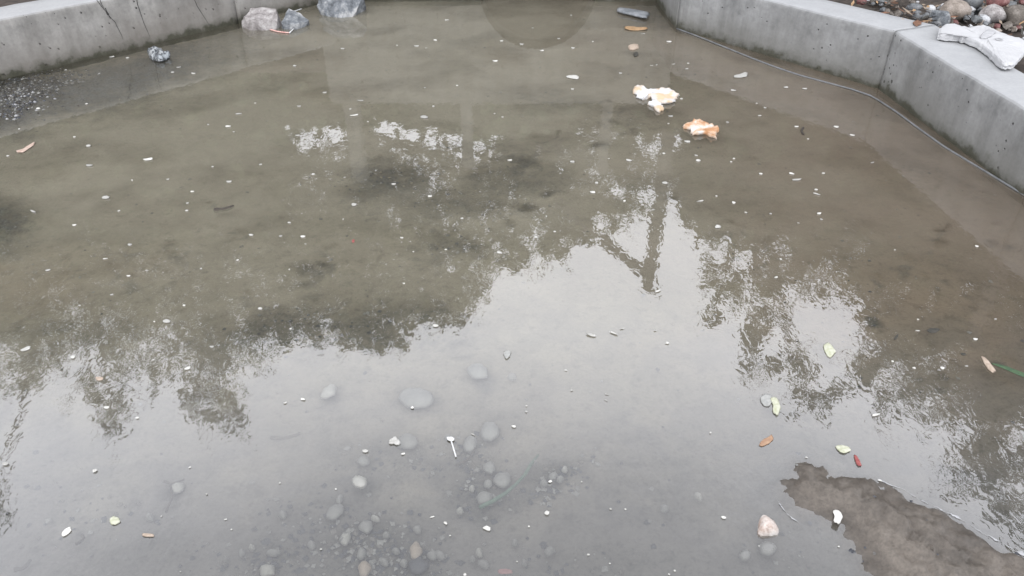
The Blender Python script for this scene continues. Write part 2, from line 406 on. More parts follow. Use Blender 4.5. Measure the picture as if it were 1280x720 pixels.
for x, w_, top, lab in ((443, .13, 1.62, 'thick pale concrete post mirrored at the left end of the end wall'), (584, .10, 1.5, 'slim concrete post mirrored left of the drain opening'), (757, .09, 1.55, 'slim concrete post mirrored right of the drain opening')):
    p = mirror(x, 150, 6.36)[0]; bm = bmesh.new()
    bmesh.ops.create_cube(bm, size=1); bmesh.ops.scale(bm, vec=(w_, w_, top - hh), verts=bm.verts)
    bmesh.ops.translate(bm, vec=(0, 0, (top - hh) / 2), verts=bm.verts)
    bmesh.ops.bevel(bm, geom=bm.edges[:], offset=.012, segments=2, affect='EDGES')
    o = fin('concrete_post', bm, mat_head); o.location = (p.x, 6.34, hh + .001); tag(o, lab, 'post', 'posts on the end wall')

# ---------------------------------------------------------------- ground outside
def offset_poly(pts, d):
    res = []; n = len(pts)
    for i in range(n):
        a, b, c_ = Vector(pts[i - 1]), Vector(pts[i]), Vector(pts[(i + 1) % n])
        n1_ = (b - a).normalized(); n2_ = (c_ - b).normalized()
        n1_ = Vector((n1_.y, -n1_.x)); n2_ = Vector((n2_.y, -n2_.x)); m = (n1_ + n2_).normalized()
        res.append(b + m * d / max(.4, m.dot(n1_)))
    return res
area = sum(inner[i][0] * inner[(i + 1) % len(inner)][1] - inner[(i + 1) % len(inner)][0] * inner[i][1] for i in range(len(inner)))
base = offset_poly(inner, .27 * (1 if area > 0 else -1))
dense = []
for i in range(len(base)):
    a, b = base[i], base[(i + 1) % len(base)]; k = max(1, int((b - a).length / .1))
    dense += [a.lerp(b, j / k) for j in range(k)]
cen = Vector((-.5, 3.4))
def ground_z(x, y):
    rise = min(max((y - 5.6) / 1.0, 0), 1); rise = rise * rise * (3 - 2 * rise)
    return .235 + rise * .45 + (float(fbm(x, y, 1.6, 4, 41)) - .5) * .06
bm = bmesh.new(); rings = []
for q in (0, .06, .14, .24, .36, .5, .7, 1, 1.5, 2.4, 4, 8, 20, 60, 200):
    ring = []
    for p in dense:
        d = (p - cen).normalized(); s = p + d * q
        if q > 4: s = cen + d * (3.5 + q)
        ring.append(bm.verts.new((s.x, s.y, ground_z(s.x, s.y))))
    rings.append(ring)
for a, b in zip(rings[:-1], rings[1:]):
    for k in range(len(a)): bm.faces.new((a[k], b[k], b[(k + 1) % len(a)], a[(k + 1) % len(a)]))
bmesh.ops.recalc_face_normals(bm, faces=bm.faces)
if sum(f.normal.z for f in bm.faces) < 0: bmesh.ops.reverse_faces(bm, faces=bm.faces)
struct(fin('ground', bm, mat_soil, None, True))

# ---------------------------------------------------------------- water
M = Mat('pond_water'); M.n.remove(M.b)
o_ = M.tc.outputs['Object']
calm = M.noise(.8, 2, .5)
rip = M.noise(38, 2, .5, stretch=(1, .62, 1), dist=.5)
rip2 = M.noise(9, 2, .5, stretch=(1, .8, 1)); rip3 = M.noise(75, 1, .5)
sp = M.node('ShaderNodeSeparateXYZ'); M.l.new(o_, sp.inputs[0])
amp = M.math('MULTIPLY', M.ramp(calm, [(.35, .55), (.65, 1.0)]), M.math('ADD', .9, M.ramp(M.math('MULTIPLY', sp.outputs['X'], .5), [(.1, 0), (.7, 1)])))
hgt = M.math('ADD', M.math('MULTIPLY', M.math('MULTIPLY', rip, amp), 1.0), M.math('MULTIPLY', rip2, 1.3))
nrm = M.bump(hgt, 1.0, .00030)
fr = M.node('ShaderNodeFresnel'); fr.inputs['IOR'].default_value = 1.333
geo = M.node('ShaderNodeNewGeometry')
f = M.math('MULTIPLY', fr.outputs[0], 3.6, True)
# grazing reflections stay as strong as water's, never above
f = M.math('MINIMUM', f, M.math('ADD', M.math('MULTIPLY', fr.outputs[0], .5), .112), True)
tr = M.node('ShaderNodeBsdfTransparent'); tr.inputs[0].default_value = (.93, .93, .90, 1)
di = M.node('ShaderNodeBsdfDiffuse'); 
side = M.ramp(M.math('ADD', M.math('MULTIPLY', sp.outputs['X'], .33), M.math('MULTIPLY', M.math('SUBTRACT', M.noise(2.2, 3, .5), .5), .5)), [(.05, (.210, .193, .150)), (.6, (.160, .132, .102))])
sky_grey = M.ramp(M.math('ADD', M.math('MULTIPLY', sp.outputs['Y'], .3), M.math('MULTIPLY', M.math('SUBTRACT', M.noise(2.5, 3, .5), .5), .3)), [(.38, 1), (.66, 0)])
side = M.mix(sky_grey, side, (.128, .124, .118)); M.l.new(side, di.inputs[0])  # near murk greyed likewise, the sky's reflected tint put into its colour
gl = M.node('ShaderNodeBsdfGlossy'); gl.inputs['Roughness'].default_value = 0.012; gl.inputs[0].default_value = (1, 1, 1, 1)
M.l.new(nrm, gl.inputs['Normal'])
m1 = M.node('ShaderNodeMixShader')
dep = M.attr('depth').outputs['Fac']
murk = M.math('MULTIPLY', M.math('MULTIPLY', dep, M.ramp(M.math('MULTIPLY', sp.outputs['Y'], .2), [(.4, 1), (.62, 2.0)])), M.ramp(M.noise(1.7, 4, .55), [(.35, .14), (.65, .36)]))
murk = M.math('MINIMUM', murk, .62); M.l.new(murk, m1.inputs[0])
M.l.new(tr.outputs[0], m1.inputs[1]); M.l.new(di.outputs[0], m1.inputs[2])
m2 = M.node('ShaderNodeMixShader'); M.l.new(f, m2.inputs[0]); M.l.new(m1.outputs[0], m2.inputs[1]); M.l.new(gl.outputs[0], m2.inputs[2])
M.l.new(m2.outputs[0], M.out.inputs[0])
mat_water = M.m
wx, wy = 460, 400
gx = np.linspace(-4.1, 2.55, wx); gy = np.linspace(.35, 6.3, wy)
X, Y = np.meshgrid(gx, gy); X = X.ravel(); Y = Y.ravel()
idx = np.arange(wx * wy).reshape(wy, wx)
F = np.stack([idx[:-1, :-1], idx[:-1, 1:], idx[1:, 1:], idx[1:, :-1]], -1).reshape(-1, 4)
wme = npmesh('water', np.stack([X, Y, X * 0], -1), F, mat_water, smooth=True)
GRB = [(520, 640, 170, 90, .6), (60, 112, 240, 44, 1.6, -14)]
bz, bsd = bed_height(X, Y); ppx, ppy = topix(X, Y)
dpt = np.clip(-bz / .03, 0, 1.1) * (1 - .8 * blobs(ppx, ppy, [(0, 118, 78, 32, 1, -12)])) * (1 - .8 * np.clip(blobs(ppx + (fbm(X, Y, 30, 3, 71) - .5) * 16, ppy + (fbm(X, Y, 30, 3, 73) - .5) * 12, DARK + GRB), 0, 1))
a = wme.attributes.new('depth', 'FLOAT', 'POINT'); a.data.foreach_set('value', dpt.astype(np.float32))
struct(link('water', wme))

# ---------------------------------------------------------------- small pieces
def outline_piece(name, px, z, th, mat, dome=0.0, crump=.0, seed=1, parent=None, rings=(.3, .6, .85, 1.0), sub=3, curl=0):
    """a flat irregular piece lying at height z, outline given on the water plane"""
    W = [P(x, y, z) for x, y in px]; cx = sum((p.x for p in W)) / len(W); cy = sum((p.y for p in W)) / len(W)
    out = []
    n = len(W)
    for i in range(n):
        p0, p1, p2, p3 = W[i - 1], W[i], W[(i + 1) % n], W[(i + 2) % n]
        for j in range(sub):
            t = j / sub
            q = .5 * ((2 * p1) + (-p0 + p2) * t + (2 * p0 - 5 * p1 + 4 * p2 - p3) * t * t + (-p0 + 3 * p1 - 3 * p2 + p3) * t ** 3)
            out.append((q.x - cx, q.y - cy))
    jr = random.Random(seed * 3 + n); out = [(a * q, b * q) for a, b in out for q in (jr.uniform(.92, 1.07) if len(rings) < 6 else jr.uniform(.88, 1.08),)]
    size = max(math.hypot(*p) for p in out)
    bm = bmesh.new(); T = []; rnd = random.Random(seed)
    def zz(x, y, r):
        nv = float(fbm(x + seed, y + seed * 2, (3.2 if len(rings) < 6 else 5.5) / size, 3 if len(rings) < 6 else 5, seed)) - .5
        return th * (1 if r < 1 else .25) + dome * (1 - r * r) + nv * crump + curl * (x / size) ** 2
    ct = bm.verts.new((0, 0, zz(0, 0, 0))); cb = bm.verts.new((0, 0, -th * .3))
    for r in rings: T.append([bm.verts.new((x * r, y * r, zz(x * r, y * r, r))) for x, y in out])
    m = len(out)
    B = [bm.verts.new((x * .86, y * .86, -th * .3 + (curl * (x / size) ** 2))) for x, y in out]
    for k in range(m):
        l = (k + 1) % m
        bm.faces.new((ct, T[0][k], T[0][l])); bm.faces.new((cb, B[l], B[k]))
        for a, b in zip(T[:-1], T[1:]): bm.faces.new((a[k], b[k], b[l], a[l]))
        bm.faces.new((T[-1][k], B[k], B[l], T[-1][l]))
    bmesh.ops.recalc_face_normals(bm, faces=bm.faces)
    o = fin(name, bm, mat, parent, True); o.location = (cx, cy, z); return o
def rock_mesh(name, mat, size, seed, pts=16, rounded=0, flat=1):
    rnd = random.Random(seed); bm = bmesh.new()
    for _ in range(pts):
        v = Vector((rnd.gauss(0, 1), rnd.gauss(0, 1), rnd.gauss(0, 1))).normalized() * rnd.uniform(.82, 1.05)
        bm.verts.new((v.x * size[0], v.y * size[1], v.z * size[2]))
    r = bmesh.ops.convex_hull(bm, input=bm.verts)
    bmesh.ops.delete(bm, geom=list({e for e in r['geom_interior'] if isinstance(e, bmesh.types.BMVert)}), context='VERTS')
    if rounded:
        bmesh.ops.subdivide_edges(bm, edges=bm.edges, cuts=1, use_grid_fill=True, smooth=.6)
        for _ in range(rounded): bmesh.ops.smooth_vert(bm, verts=bm.verts, factor=.5, use_axis_x=True, use_axis_y=True, use_axis_z=True)
        bmesh.ops.triangulate(bm, faces=bm.faces)
    else:
        bmesh.ops.dissolve_limit(bm, angle_limit=R(14), verts=bm.verts, edges=bm.edges)
        bmesh.ops.bevel(bm, geom=bm.edges[:], offset=min(size) * .06, segments=1, affect='EDGES')
    bmesh.ops.recalc_face_normals(bm, faces=bm.faces)
    me = bpy.data.meshes.new(name); bm.to_mesh(me); bm.free(); me.materials.append(mat)
    if rounded: me.shade_smooth()
    return me
mat_petal = simple('petal_white', (.42, .41, .37), (.55, .54, .51), 120, .55, 0, .4, .4)
mat_petal_y = simple('petal_yellow', (.30, .31, .20), (.46, .46, .38), 90, .5, .0004)
mat_petal_t = simple('petal_tan', (.26, .20, .15), (.38, .31, .25), 90, .6, 0)
mat_petal_g = simple('petal_grey', (.22, .22, .21), (.32, .32, .30), 90, .6, 0)
PM = {}
for kind, (a, b) in {'round': (1, .85), 'oval': (1.25, .7), 'long': (1.7, .42)}.items():
    PM[kind] = []
    for v in range(4):
        bm = bmesh.new(); n = 12; c0 = bm.verts.new((0, 0, .0016)); r1, r2_ = [], []
        ph = [random.uniform(.85, 1.12) for _ in range(n)]
        for i in range(n):
            an = 2 * math.pi * i / n; q = ph[i] * (1 - .18 * (i == 0 and kind != 'long'))
            x, y = .01 * a * q * math.cos(an), .01 * b * q * math.sin(an)
            cup = .0012 + .0011 * math.sin(an * 2 + v)
            r1.append(bm.verts.new((x * .6, y * .6, .0016))); r2_.append(bm.verts.new((x, y, .0014 + cup)))
        low = [bm.verts.new((v_.co.x * .9, v_.co.y * .9, .0002)) for v_ in r2_]
        for i in range(n):
            j = (i + 1) % n
            bm.faces.new((c0, r1[i], r1[j])); bm.faces.new((r1[i], r2_[i], r2_[j], r1[j])); bm.faces.new((r2_[i], low[i], low[j], r2_[j]))
        bm.faces.new(low[::-1])
        me = bpy.data.meshes.new('petal'); bm.normal_update(); bm.to_mesh(me); bm.free(); me.materials.append(mat_petal); me.shade_smooth(); PM[kind].append(me)
# petals: (region offset, factor) lists of (X, Y, size, kind)
K = 2.977
REG = {
 (0, 0): "417,213,.8 475,217,.7 245,262,.5 370,275,.4 666,252,.8o 643,271,.7 720,275,.8o 143,406,.8 322,388,.5 72,482,.5 277,511,.5 330,545,.9o 30,582,.6 334,618,1.2 552,595,1.5o 890,425,1l 849,472,.9o 870,492,.4 775,465,.4 1113,397,.7o 1208,346,.7o 1097,247,.7o 1107,506,.8o 970,614,.6 792,622,.5 853,678,.9o 625,669,.6 1166,650,.6 492,672,.4 145,348,.6 950,385,.4 1275,183,.6",
 (425, 0): "397,76,.7o 355,151,.7o 285,173,.8o 213,170,.4 321,180,.4 10,183,.7o 601,154,.7 676,166,.7o 577,229,.9 751,190,.7o 814,145,.6 867,180,.7 717,105,.4 860,58,.4 941,156,.4 1128,127,.7ol 1224,157,1.0 1044,274,.6 865,333,.6 75,376,1.1l 52,431,1.4l 348,397,.6 436,320,.5 316,328,.4 314,438,1.4o 38,407,.4 104,454,.4 632,598,.8 1075,599,1.1o 864,604,.9 200,687,.8o 1230,434,.8 1222,461,.4 1270,370,.5 1160,245,.5l 1240,240,.6l 1000,592,.4 955,683,.8 1205,573,.6 1208,683,1.0 575,424,.4 605,437,.4 17,662,.4 1178,243,.4",
 (850, 0): "30,237,.5 25,258,.6 198,338,.9o 394,327,.8o 463,332,.8o 316,403,.6 296,432,.6 177,457,.7 433,473,.8o 581,474,1.0 641,505,.9o 476,519,.5 27,529,1.0o 5,369,.6 285,386,.4 190,604,.5 200,592,.5 533,647,.7 300,649,.7 435,671,1.6l 415,648,.9 506,708,.7 68,600,1.0 60,580,.6 715,607,.8l",
 (0, 240): "125,75,1.3l 395,23,1.3o 443,72,.5 277,125,.7 698,43,.5 696,71,.6 716,0,.6 484,198,.8o 394,250,.8l 180,293,.9o 479,314,.7o 417,384,.6 935,162,.9o 1045,166,.7 1077,116,.6 1128,168,.9o 1137,195,.4 1077,290,.4 885,255,.5 749,287,.5 297,424,.5 686,424,.6 622,484,1.4o 575,484,.4 969,436,.8o 97,588,1.6o 272,617,.9o 788,578,.8o 698,659,1.0o 1082,511,.5 570,627,.5",
 (425, 240): "335,18,.8o 53,49,1.1 230,172,.6 273,224,.4 394,216,.5 454,100,.6 12,103,.4 593,228,1.0o 238,342,.5 356,500,1.1o 799,149,.5 729,170,.7 768,92,.4 1058,35,.6 940,3,.9o 935,535,1.7l 1020,528,1.5l 1050,510,.8l 1173,517,.5 1218,564,.7 840,665,.5 1185,370,1.2l",
 (850, 240): "510,10,1.2l 517,82,.9 526,104,.6 337,83,.6 440,117,.4 1104,204,.7 799,217,.4 357,320,.7 375,252,.5 75,36,1.2l 135,17,.5 200,42,.9 140,132,1.2 245,78,.5 885,476,.4 883,518,.7l 790,632,.5 870,657,.6 1173,475,.5 1098,550,.8 1065,650,.6 975,657,.9",
 (0, 480): "512,128,.6o 354,325,.9 22,300,1.2o 1128,59,.9o 1062,72,.6 707,312,.4 1042,370,.4 1250,393,.4 770,411,.4 840,506,.5 862,543,.3 1195,617,.5 601,494,.3 672,700,.3 397,90,1.0o",
 (425, 480): "862,25,.5 993,40,.7l 990,62,.6l 694,83,.4 694,105,.5 647,160,.8o 95,252,1.1o 235,262,.7o 495,190,.7l 270,90,.7 393,520,.8o 343,497,.8l 770,483,1.1 782,365,.7 1007,467,.5 1062,468,.4 924,637,.5 659,663,.4 1245,697,.5 1224,710,.4 703,532,.4 899,366,.3 1004,670,.3 465,712,.7 410,566,.3",
 (850, 480): "113,183,.5 162,499,.9o 470,275,.4 293,605,.3 730,117,1.6l 590,607,.4 745,362,.8l",
}
LM = [(328, 25, 'pinkish broken rock'), (425, 10, 'faceted blue-grey rock'), (198, 70, 'crumpled wrapper'), (15, 120, 'dark gravel corner'), (820, 120, 'large bread piece'), (875, 161, 'orange-tinged bread piece'), (792, 59, 'cream pebble'),
      (795, 35, 'amber leaf'), (672, 30, 'drain opening'), (33, 185, 'slender pinkish leaf'), (715, 96, 'pointed white scrap'), (926, 95, 'curved scrap near the right wall'), (280, 260, 'half sunk dark twig'), (442, 301, 'tiny red scrap'), (805, 350, 'mirrored pole top'),
      (1166, 413, 'dark oval leaf'), (1255, 460, 'green grass blade'), (1036, 437, 'yellow-green petal'), (963, 503, 'crumpled yellow-green petal'), (957, 551, 'orange leaf'), (1072, 576, 'dark red leaf'), (958, 660, 'pinkish white stone'), (522, 499, 'largest flat pebble'),
      (597, 464, 'farthest flat pebble'), (566, 558, 'white plastic stick'), (640, 600, 'green stem'), (449, 603, 'brightest pale pebble'), (222, 611, 'pale oval pebble'), (143, 650, 'cream yellow petal'), (357, 545, 'short dark twig'), (523, 700, 'tan pointed pebble'), (125, 474, 'tan leaf scrap'), (1100, 110, 'bend of the right wall'), (1005, 164, 'dark stub'), (634, 443, 'greenish curled scrap'), (560, 170, 'mirrored posts')]
def near(x, y):
    d, a, b, n = min(((x - a) ** 2 + (y - b) ** 2 * 1.6, a, b, n) for a, b, n in LM)
    dx, dy = x - a, y - b; far = 'just ' if d < 900 else ('well ' if d > 12000 else '')
    w = ('right of' if dx > 0 else 'left of') if abs(dx) > 2 * abs(dy) else ('in front of' if dy > 0 else 'beyond') if abs(dy) > 2 * abs(dx) else ('in front and right of' if dx > 0 else 'in front and left of') if dy > 0 else ('beyond and right of' if dx > 0 else 'beyond and left of')
    return f'{far}{w} the {n}'
big = 0
for (ox, oy), txt in REG.items():
    for tok in txt.split():
        a, b, c_ = tok.split(','); kind = 'long' if c_.endswith('l') else ('oval' if c_.endswith('o') else 'round')
        sz = float(c_.rstrip('ol')); x, y = ox + float(a) / K, oy + float(b) / K
        if kind == 'round' and random.random() < .3: kind = 'oval'
        p = P(x, y); o = link('petal', random.choice(PM[kind]))
        # size: photo width ~ 7 px for size 1
        wpx = 6.6 * sz; s = wpx / pxm(x, y) / .021
        if kind == 'long': s *= .75
        o.location = (p.x, p.y, .002 if y < 640 or x < 1000 else .002)
        o.scale = (s, s * random.uniform(.9, 1.3), min(1.4, s)); o.rotation_euler = (0, 0, random.uniform(-.6, .6) if kind != 'round' else random.uniform(0, 6.3))
        tag(o, f'{"tiny" if sz < .55 else "small" if sz < 1 else "larger"} {dict(long="slender").get(kind, kind)} white petal floating {near(x, y)}'.replace(' near the right wall', ''), 'petal', 'white petals scattered on the pond')
# petal exceptions lying on the bank
def opiece(name, px, z, th, mat, label, cat, group=None, **k):
    return tag(outline_piece(name, px, z, th, mat, **k), label, cat, group)
zb = lambda x, y: float(bed_height(np.array([P(x, y).x]), np.array([P(x, y).y]))[0][0])
opiece('petal', [(1041, 639), (1046, 637), (1052, 642), (1053, 648), (1048, 655), (1042, 651), (1043, 645)], max(.004, zb(1046, 645)) + .003, .002, mat_petal, 'torn bright white petal lying on the brown mud bank', 'petal', crump=.002)
opiece('petal', [(950, 497), (957, 492), (964, 494), (967, 500), (961, 508), (953, 506)], .002, .0015, mat_petal_g, 'translucent round grey-white petal touching a yellow-green petal', 'petal', crump=.001)
opiece('petal', [(963, 498), (969, 496), (974, 503), (976, 511), (971, 519), (966, 514), (966, 506)], .003, .003, mat_petal_y, 'crumpled yellow-green petal touching a round grey-white petal', 'petal', crump=.006)
opiece('petal', [(1029, 432), (1035, 428), (1041, 434), (1045, 440), (1038, 447), (1032, 442)], .002, .002, mat_petal_y, 'yellow-green petal floating among mirrored leaves on the right', 'petal', crump=.005)
opiece('leaf', [(1044, 558), (1052, 556), (1062, 559), (1063, 564), (1055, 567), (1048, 564)], .002, .002, mat_petal_y, 'pale yellow-green leaf floating just beyond the mud bank', 'leaf', crump=.005)
opiece('petal', [(137, 649), (142, 645), (149, 648), (150, 653), (144, 656), (138, 655)], .002, .002, mat_petal_y, 'cream yellow petal floating near the lower left corner', 'petal', crump=.004)
opiece('petal', [(77, 667), (82, 661), (88, 659), (89, 664), (83, 669), (78, 671)], .002, .002, mat_petal, 'white curled petal left of the cream yellow petal', 'petal', crump=.004)
mat_leaf_o = simple('leaf_orange', (.22, .12, .07), (.33, .22, .14), 60, .5, .0005)
mat_leaf_r = simple('leaf_red', (.17, .03, .03), (.27, .08, .07), 80, .5, .0005)
mat_leaf_p = simple('leaf_pink', (.32, .22, .17), (.46, .37, .31), 50, .5, .0005)
mat_leaf_y = simple('leaf_amber', (.22, .13, .06), (.38, .25, .14), 60, .5, .0005)
mat_leaf_d = simple('leaf_dark', (.02, .02, .016), (.05, .045, .035), 60, .6, .0005)
opiece('leaf', [(949, 556), (953, 550), (961, 546), (965, 543), (966, 550), (960, 555), (953, 558)], .002, .0015, mat_leaf_o, 'small orange leaf floating left of the mud bank tip', 'leaf', crump=.003)
opiece('leaf', [(1067, 569), (1071, 570), (1075, 577), (1077, 583), (1072, 582), (1069, 576)], .002, .002, mat_leaf_r, 'narrow dark red leaf beside the pale yellow-green leaf', 'leaf', crump=.003)
opiece('leaf', [(20, 189), (26, 188), (32, 184), (37, 181), (44, 177), (42, 182), (36, 186), (30, 190), (24, 191)], .004, .002, mat_leaf_p, 'slender curled pinkish leaf floating at the left edge', 'leaf', crump=.002, curl=.012)
opiece('leaf', [(780, 35), (785, 33), (796, 34), (808, 35), (810, 37), (802, 38), (788, 38), (782, 37)], .004, .004, mat_leaf_y, 'long amber leaf floating in front of the grey stone slab', 'leaf', crump=.004, curl=.006)
opiece('pebble', [(785, 58), (792, 56), (798, 57), (798, 61), (792, 63), (786, 62)], .0, .006, mat_petal_t, 'rounded cream pebble poking from the water at the far right', 'pebble', dome=.014)
opiece('leaf', [(792, 66), (797, 66), (798, 69), (795, 71), (792, 70)], .002, .006, mat_leaf_d, 'tiny black scrap right in front of the cream pebble', 'leaf', crump=.01)
opiece('leaf', [(708, 95), (714, 94), (721, 94), (724, 97), (721, 99), (715, 98), (709, 97)], .003, .002, mat_petal, 'pointed white leaf scrap floating in the far middle', 'leaf', crump=.006)
opiece('leaf', [(918, 94), (924, 93), (932, 90), (935, 92), (932, 96), (924, 97), (918, 97)], .003, .002, mat_petal, 'thin white curved scrap floating near the right wall', 'leaf', crump=.004)
opiece('leaf', [(1158, 413), (1163, 410), (1170, 410), (1175, 412), (1170, 416), (1162, 416)], .002, .0015, mat_leaf_d, 'dark brown oval leaf on the water in the right part', 'leaf', crump=.002)
opiece('leaf', [(1117, 424), (1120, 419), (1123, 417), (1122, 422), (1119, 425)], .002, .0015, mat_leaf_d, 'small dark leaf left of the dark oval leaf', 'leaf', crump=.002)
opiece('leaf', [(1200, 442), (1204, 441), (1208, 443), (1204, 445)], .002, .0015, mat_leaf_d, 'tiny dark leaf scrap above the white feathery petal', 'leaf')
opiece('petal', [(1226, 446), (1231, 447), (1240, 458), (1245, 464), (1240, 466), (1232, 458)], .003, .003, mat_petal_t, 'long pinkish white petal beside the green grass blade', 'petal', crump=.006)
mat_green = simple('grass_green', (.02, .05, .025), (.05, .09, .04), 60, .5, .0004)
mat_teal = simple('stem_green', (.04, .085, .06), (.09, .14, .10), 60, .5, .0004)
opiece('grass_blade', [(1238, 454), (1252, 456), (1266, 461), (1284, 468), (1284, 473), (1268, 467), (1252, 460)], .004, .002, mat_green, 'dark green grass blade reaching in from the right edge', 'grass blade')
opiece('leaf', [(440, 300), (443, 299), (443, 303), (440, 303)], .002, .001, mat_leaf_r, 'tiny red scrap floating left of the middle', 'leaf')
opiece('leaf', [(629, 441), (634, 438), (639, 440), (637, 446), (633, 449), (630, 445)], .002, .003, mat_petal_g, 'greenish grey curled leaf scrap floating on the mirrored sky', 'leaf', crump=.006)
opiece('leaf', [(178, 667), (184, 667), (192, 668), (192, 671), (184, 671), (178, 670)], .002, .002, mat_petal_t, 'small tan strip of leaf near the bottom left', 'leaf')
opiece('leaf', [(119, 472), (124, 471), (129, 472), (128, 475), (122, 476)], .002, .002, mat_petal_t, 'tan leaf scrap among the mirrored tree tops on the left', 'leaf')
# bark chip / lumps showing dark on the bed
def stick(name, a, b, r, mat, label, z=-.012, bend=.01, wob=5, cat='twig'):
    p, q = P(*a, z), P(*b, z); bm = bmesh.new(); n = 7; L = []
    for i in range(n):
        t = i / (n - 1); m = p.lerp(q, t) - p; s = (q - p).cross(Vector((0, 0, 1))).normalized()
        L.append(m + s * math.sin(t * math.pi) * bend + s * random.uniform(-1, 1) * bend * .15)
    tube(bm, L, [r * (1 - .35 * i / n) * random.uniform(.85, 1.15) for i in range(n)], 6)
    o = fin(name, bm, mat, None, True); o.location = p; return tag(o, label, cat)
mat_twig = simple('twig', (.02, .017, .014), (.06, .05, .04), 60, .8)
mat_white = simple('plastic_white', (.45, .45, .45), (.55, .55, .54), 30, .5, 0)
stick('twig', (338, 547), (375, 542), .006, mat_twig, 'short dark twig lying under the mirrored sky on the left')
stick('stem', (600, 635), (672, 568), .006, mat_teal, 'long green plant stem lying on the bed near the bottom', bend=.02, cat='stem')
stick('twig', (268, 263), (292, 258), .011, mat_twig, 'short thick dark twig half sunk at the left', z=-.004)
stick('twig', (570, 582), (594, 560), .005, mat_twig, 'dark twig under the white plastic stick')
stick('twig', (18, 712), (38, 700), .006, mat_twig, 'dark twig in the bottom left corner')
stick('twig', (95, 680), (102, 668), .005, mat_twig, 'small dark twig near the curled white petal')
stick('twig', (207, 640), (213, 605), .004, mat_twig, 'thin upright dark twig by a pale oval pebble')
stick('twig', (205, 602), (231, 599), .004, mat_twig, 'thin level dark twig above a pale oval pebble')
stick('twig', (99, 108), (101, 112), .002, mat_twig, 'tiny twig at the left')
stick('twig', (1004, 160), (1005, 168), .006, mat_twig, 'small dark stub sticking up in the right part', z=.004)
t = thing('plastic_stick', 'thin white plastic stick with a flattened head floating near the bottom', 'litter', P(566, 558, .003))
bm = bmesh.new(); p0 = P(564, 551, .004) - P(566, 558, .003); p1 = P(570, 571, .004) - P(566, 558, .003); tube(bm, [p0, (p0 + p1) / 2, p1], .0022, 6); fin('shaft', bm, mat_white, t)
hd = outline_piece('head', [(558, 547), (564, 546), (568, 548), (567, 551), (561, 551)], .004, .002, mat_white, crump=.003); hd.parent = t; hd.location = hd.location - t.location
opiece('petal', [(486, 551), (491, 548), (494, 545), (497, 549), (501, 553), (497, 557), (492, 555), (487, 556)], .002, .003, mat_petal, 'bright white star-shaped petal scrap lying beside a flat oval pebble', 'petal', crump=.008)
opiece('petal', [(603, 660), (608, 658), (613, 660), (612, 664), (606, 662)], .002, .003, mat_petal, 'bent white petal scrap near the bottom middle', 'petal', crump=.006)
opiece('leaf', [(623, 712), (632, 711), (640, 713), (640, 717), (628, 718), (622, 716)], -.012, .002, simple('faded_red', (.24, .11, .11), (.32, .17, .16), 60, .7, 0), 'faded red scrap lying under water at the bottom edge', 'leaf')

# bread
BR = (.15, .3, .45, .6, .74, .87, .95, 1.0)
M = Mat('bread'); n = M.noise(14, 5, .6); n2_ = M.noise(70, 5, .7)
c = M.ramp(n, [(.40, (.52, .50, .47)), (.50, (.50, .37, .27)), (.60, (.38, .20, .10))]); c = M.mix(.3, c, M.ramp(n2_, [(.3, .75), (.6, 1.05)]), 'MULTIPLY')
M.col(c); M.b.inputs['Subsurface Weight'].default_value = 0
mat_bread = M.fin(.85, .3, M.bump(n2_, .8, .006))
M = Mat('bread_white'); n = M.noise(9, 5, .6); n2_ = M.noise(70, 5, .7)
c = M.ramp(n, [(.48, (.52, .52, .52)), (.60, (.48, .36, .24))]); M.col(M.mix(.2, c, M.ramp(n2_, [(.3, .8), (.6, 1.05)]), 'MULTIPLY'))
mat_breadw = M.fin(.85, .3, M.bump(n2_, .8, .006))
opiece('bread_piece', [(792, 112), (795, 110), (803, 110), (805, 113), (812, 114), (824, 113), (830, 112), (838, 112), (845, 118), (848, 121), (844, 126), (840, 131), (828, 131), (818, 127), (811, 123), (806, 125), (801, 126), (794, 120)], .002, .014, mat_breadw, 'large soggy white and tan piece of bread floating at the far right', 'bread', crump=.038, dome=.004, sub=3, rings=BR)
opiece('bread_piece', [(809, 131), (813, 128), (819, 128), (826, 131), (830, 136), (827, 140), (820, 139), (816, 134)], .002, .012, mat_breadw, 'smallest bread piece just in front of the large one', 'bread', crump=.026, dome=.003, sub=3, rings=BR)
opiece('bread_piece', [(852, 159), (860, 156), (866, 152), (873, 152), (882, 154), (885, 157), (890, 157), (897, 162), (897, 168), (895, 173), (888, 172), (882, 168), (872, 170), (864, 168), (862, 164)], .002, .013, mat_bread, 'flat orange-tinged piece of bread nearest to the right wall', 'bread', crump=.034, dome=.003, sub=3, rings=BR)
# crumpled wrapper
M = Mat('foil'); n = M.noise(22, 3, .6, dist=1.4); M.col(M.ramp(n, [(.44, (.34, .355, .36)), (.50, (.02, .022, .028)), (.56, (.03, .034, .04)), (.61, (.24, .26, .27))])); mat_foil = M.fin(.35, .5, M.bump(n, .6, .004))
opiece('wrapper', [(185, 65), (192, 64), (201, 64), (207, 67), (213, 69), (213, 72), (207, 76), (198, 77), (189, 74), (186, 70)], .004, .02, mat_foil, 'crumpled white and black wrapper floating near the left wall', 'litter', crump=.06, dome=.02, sub=3)

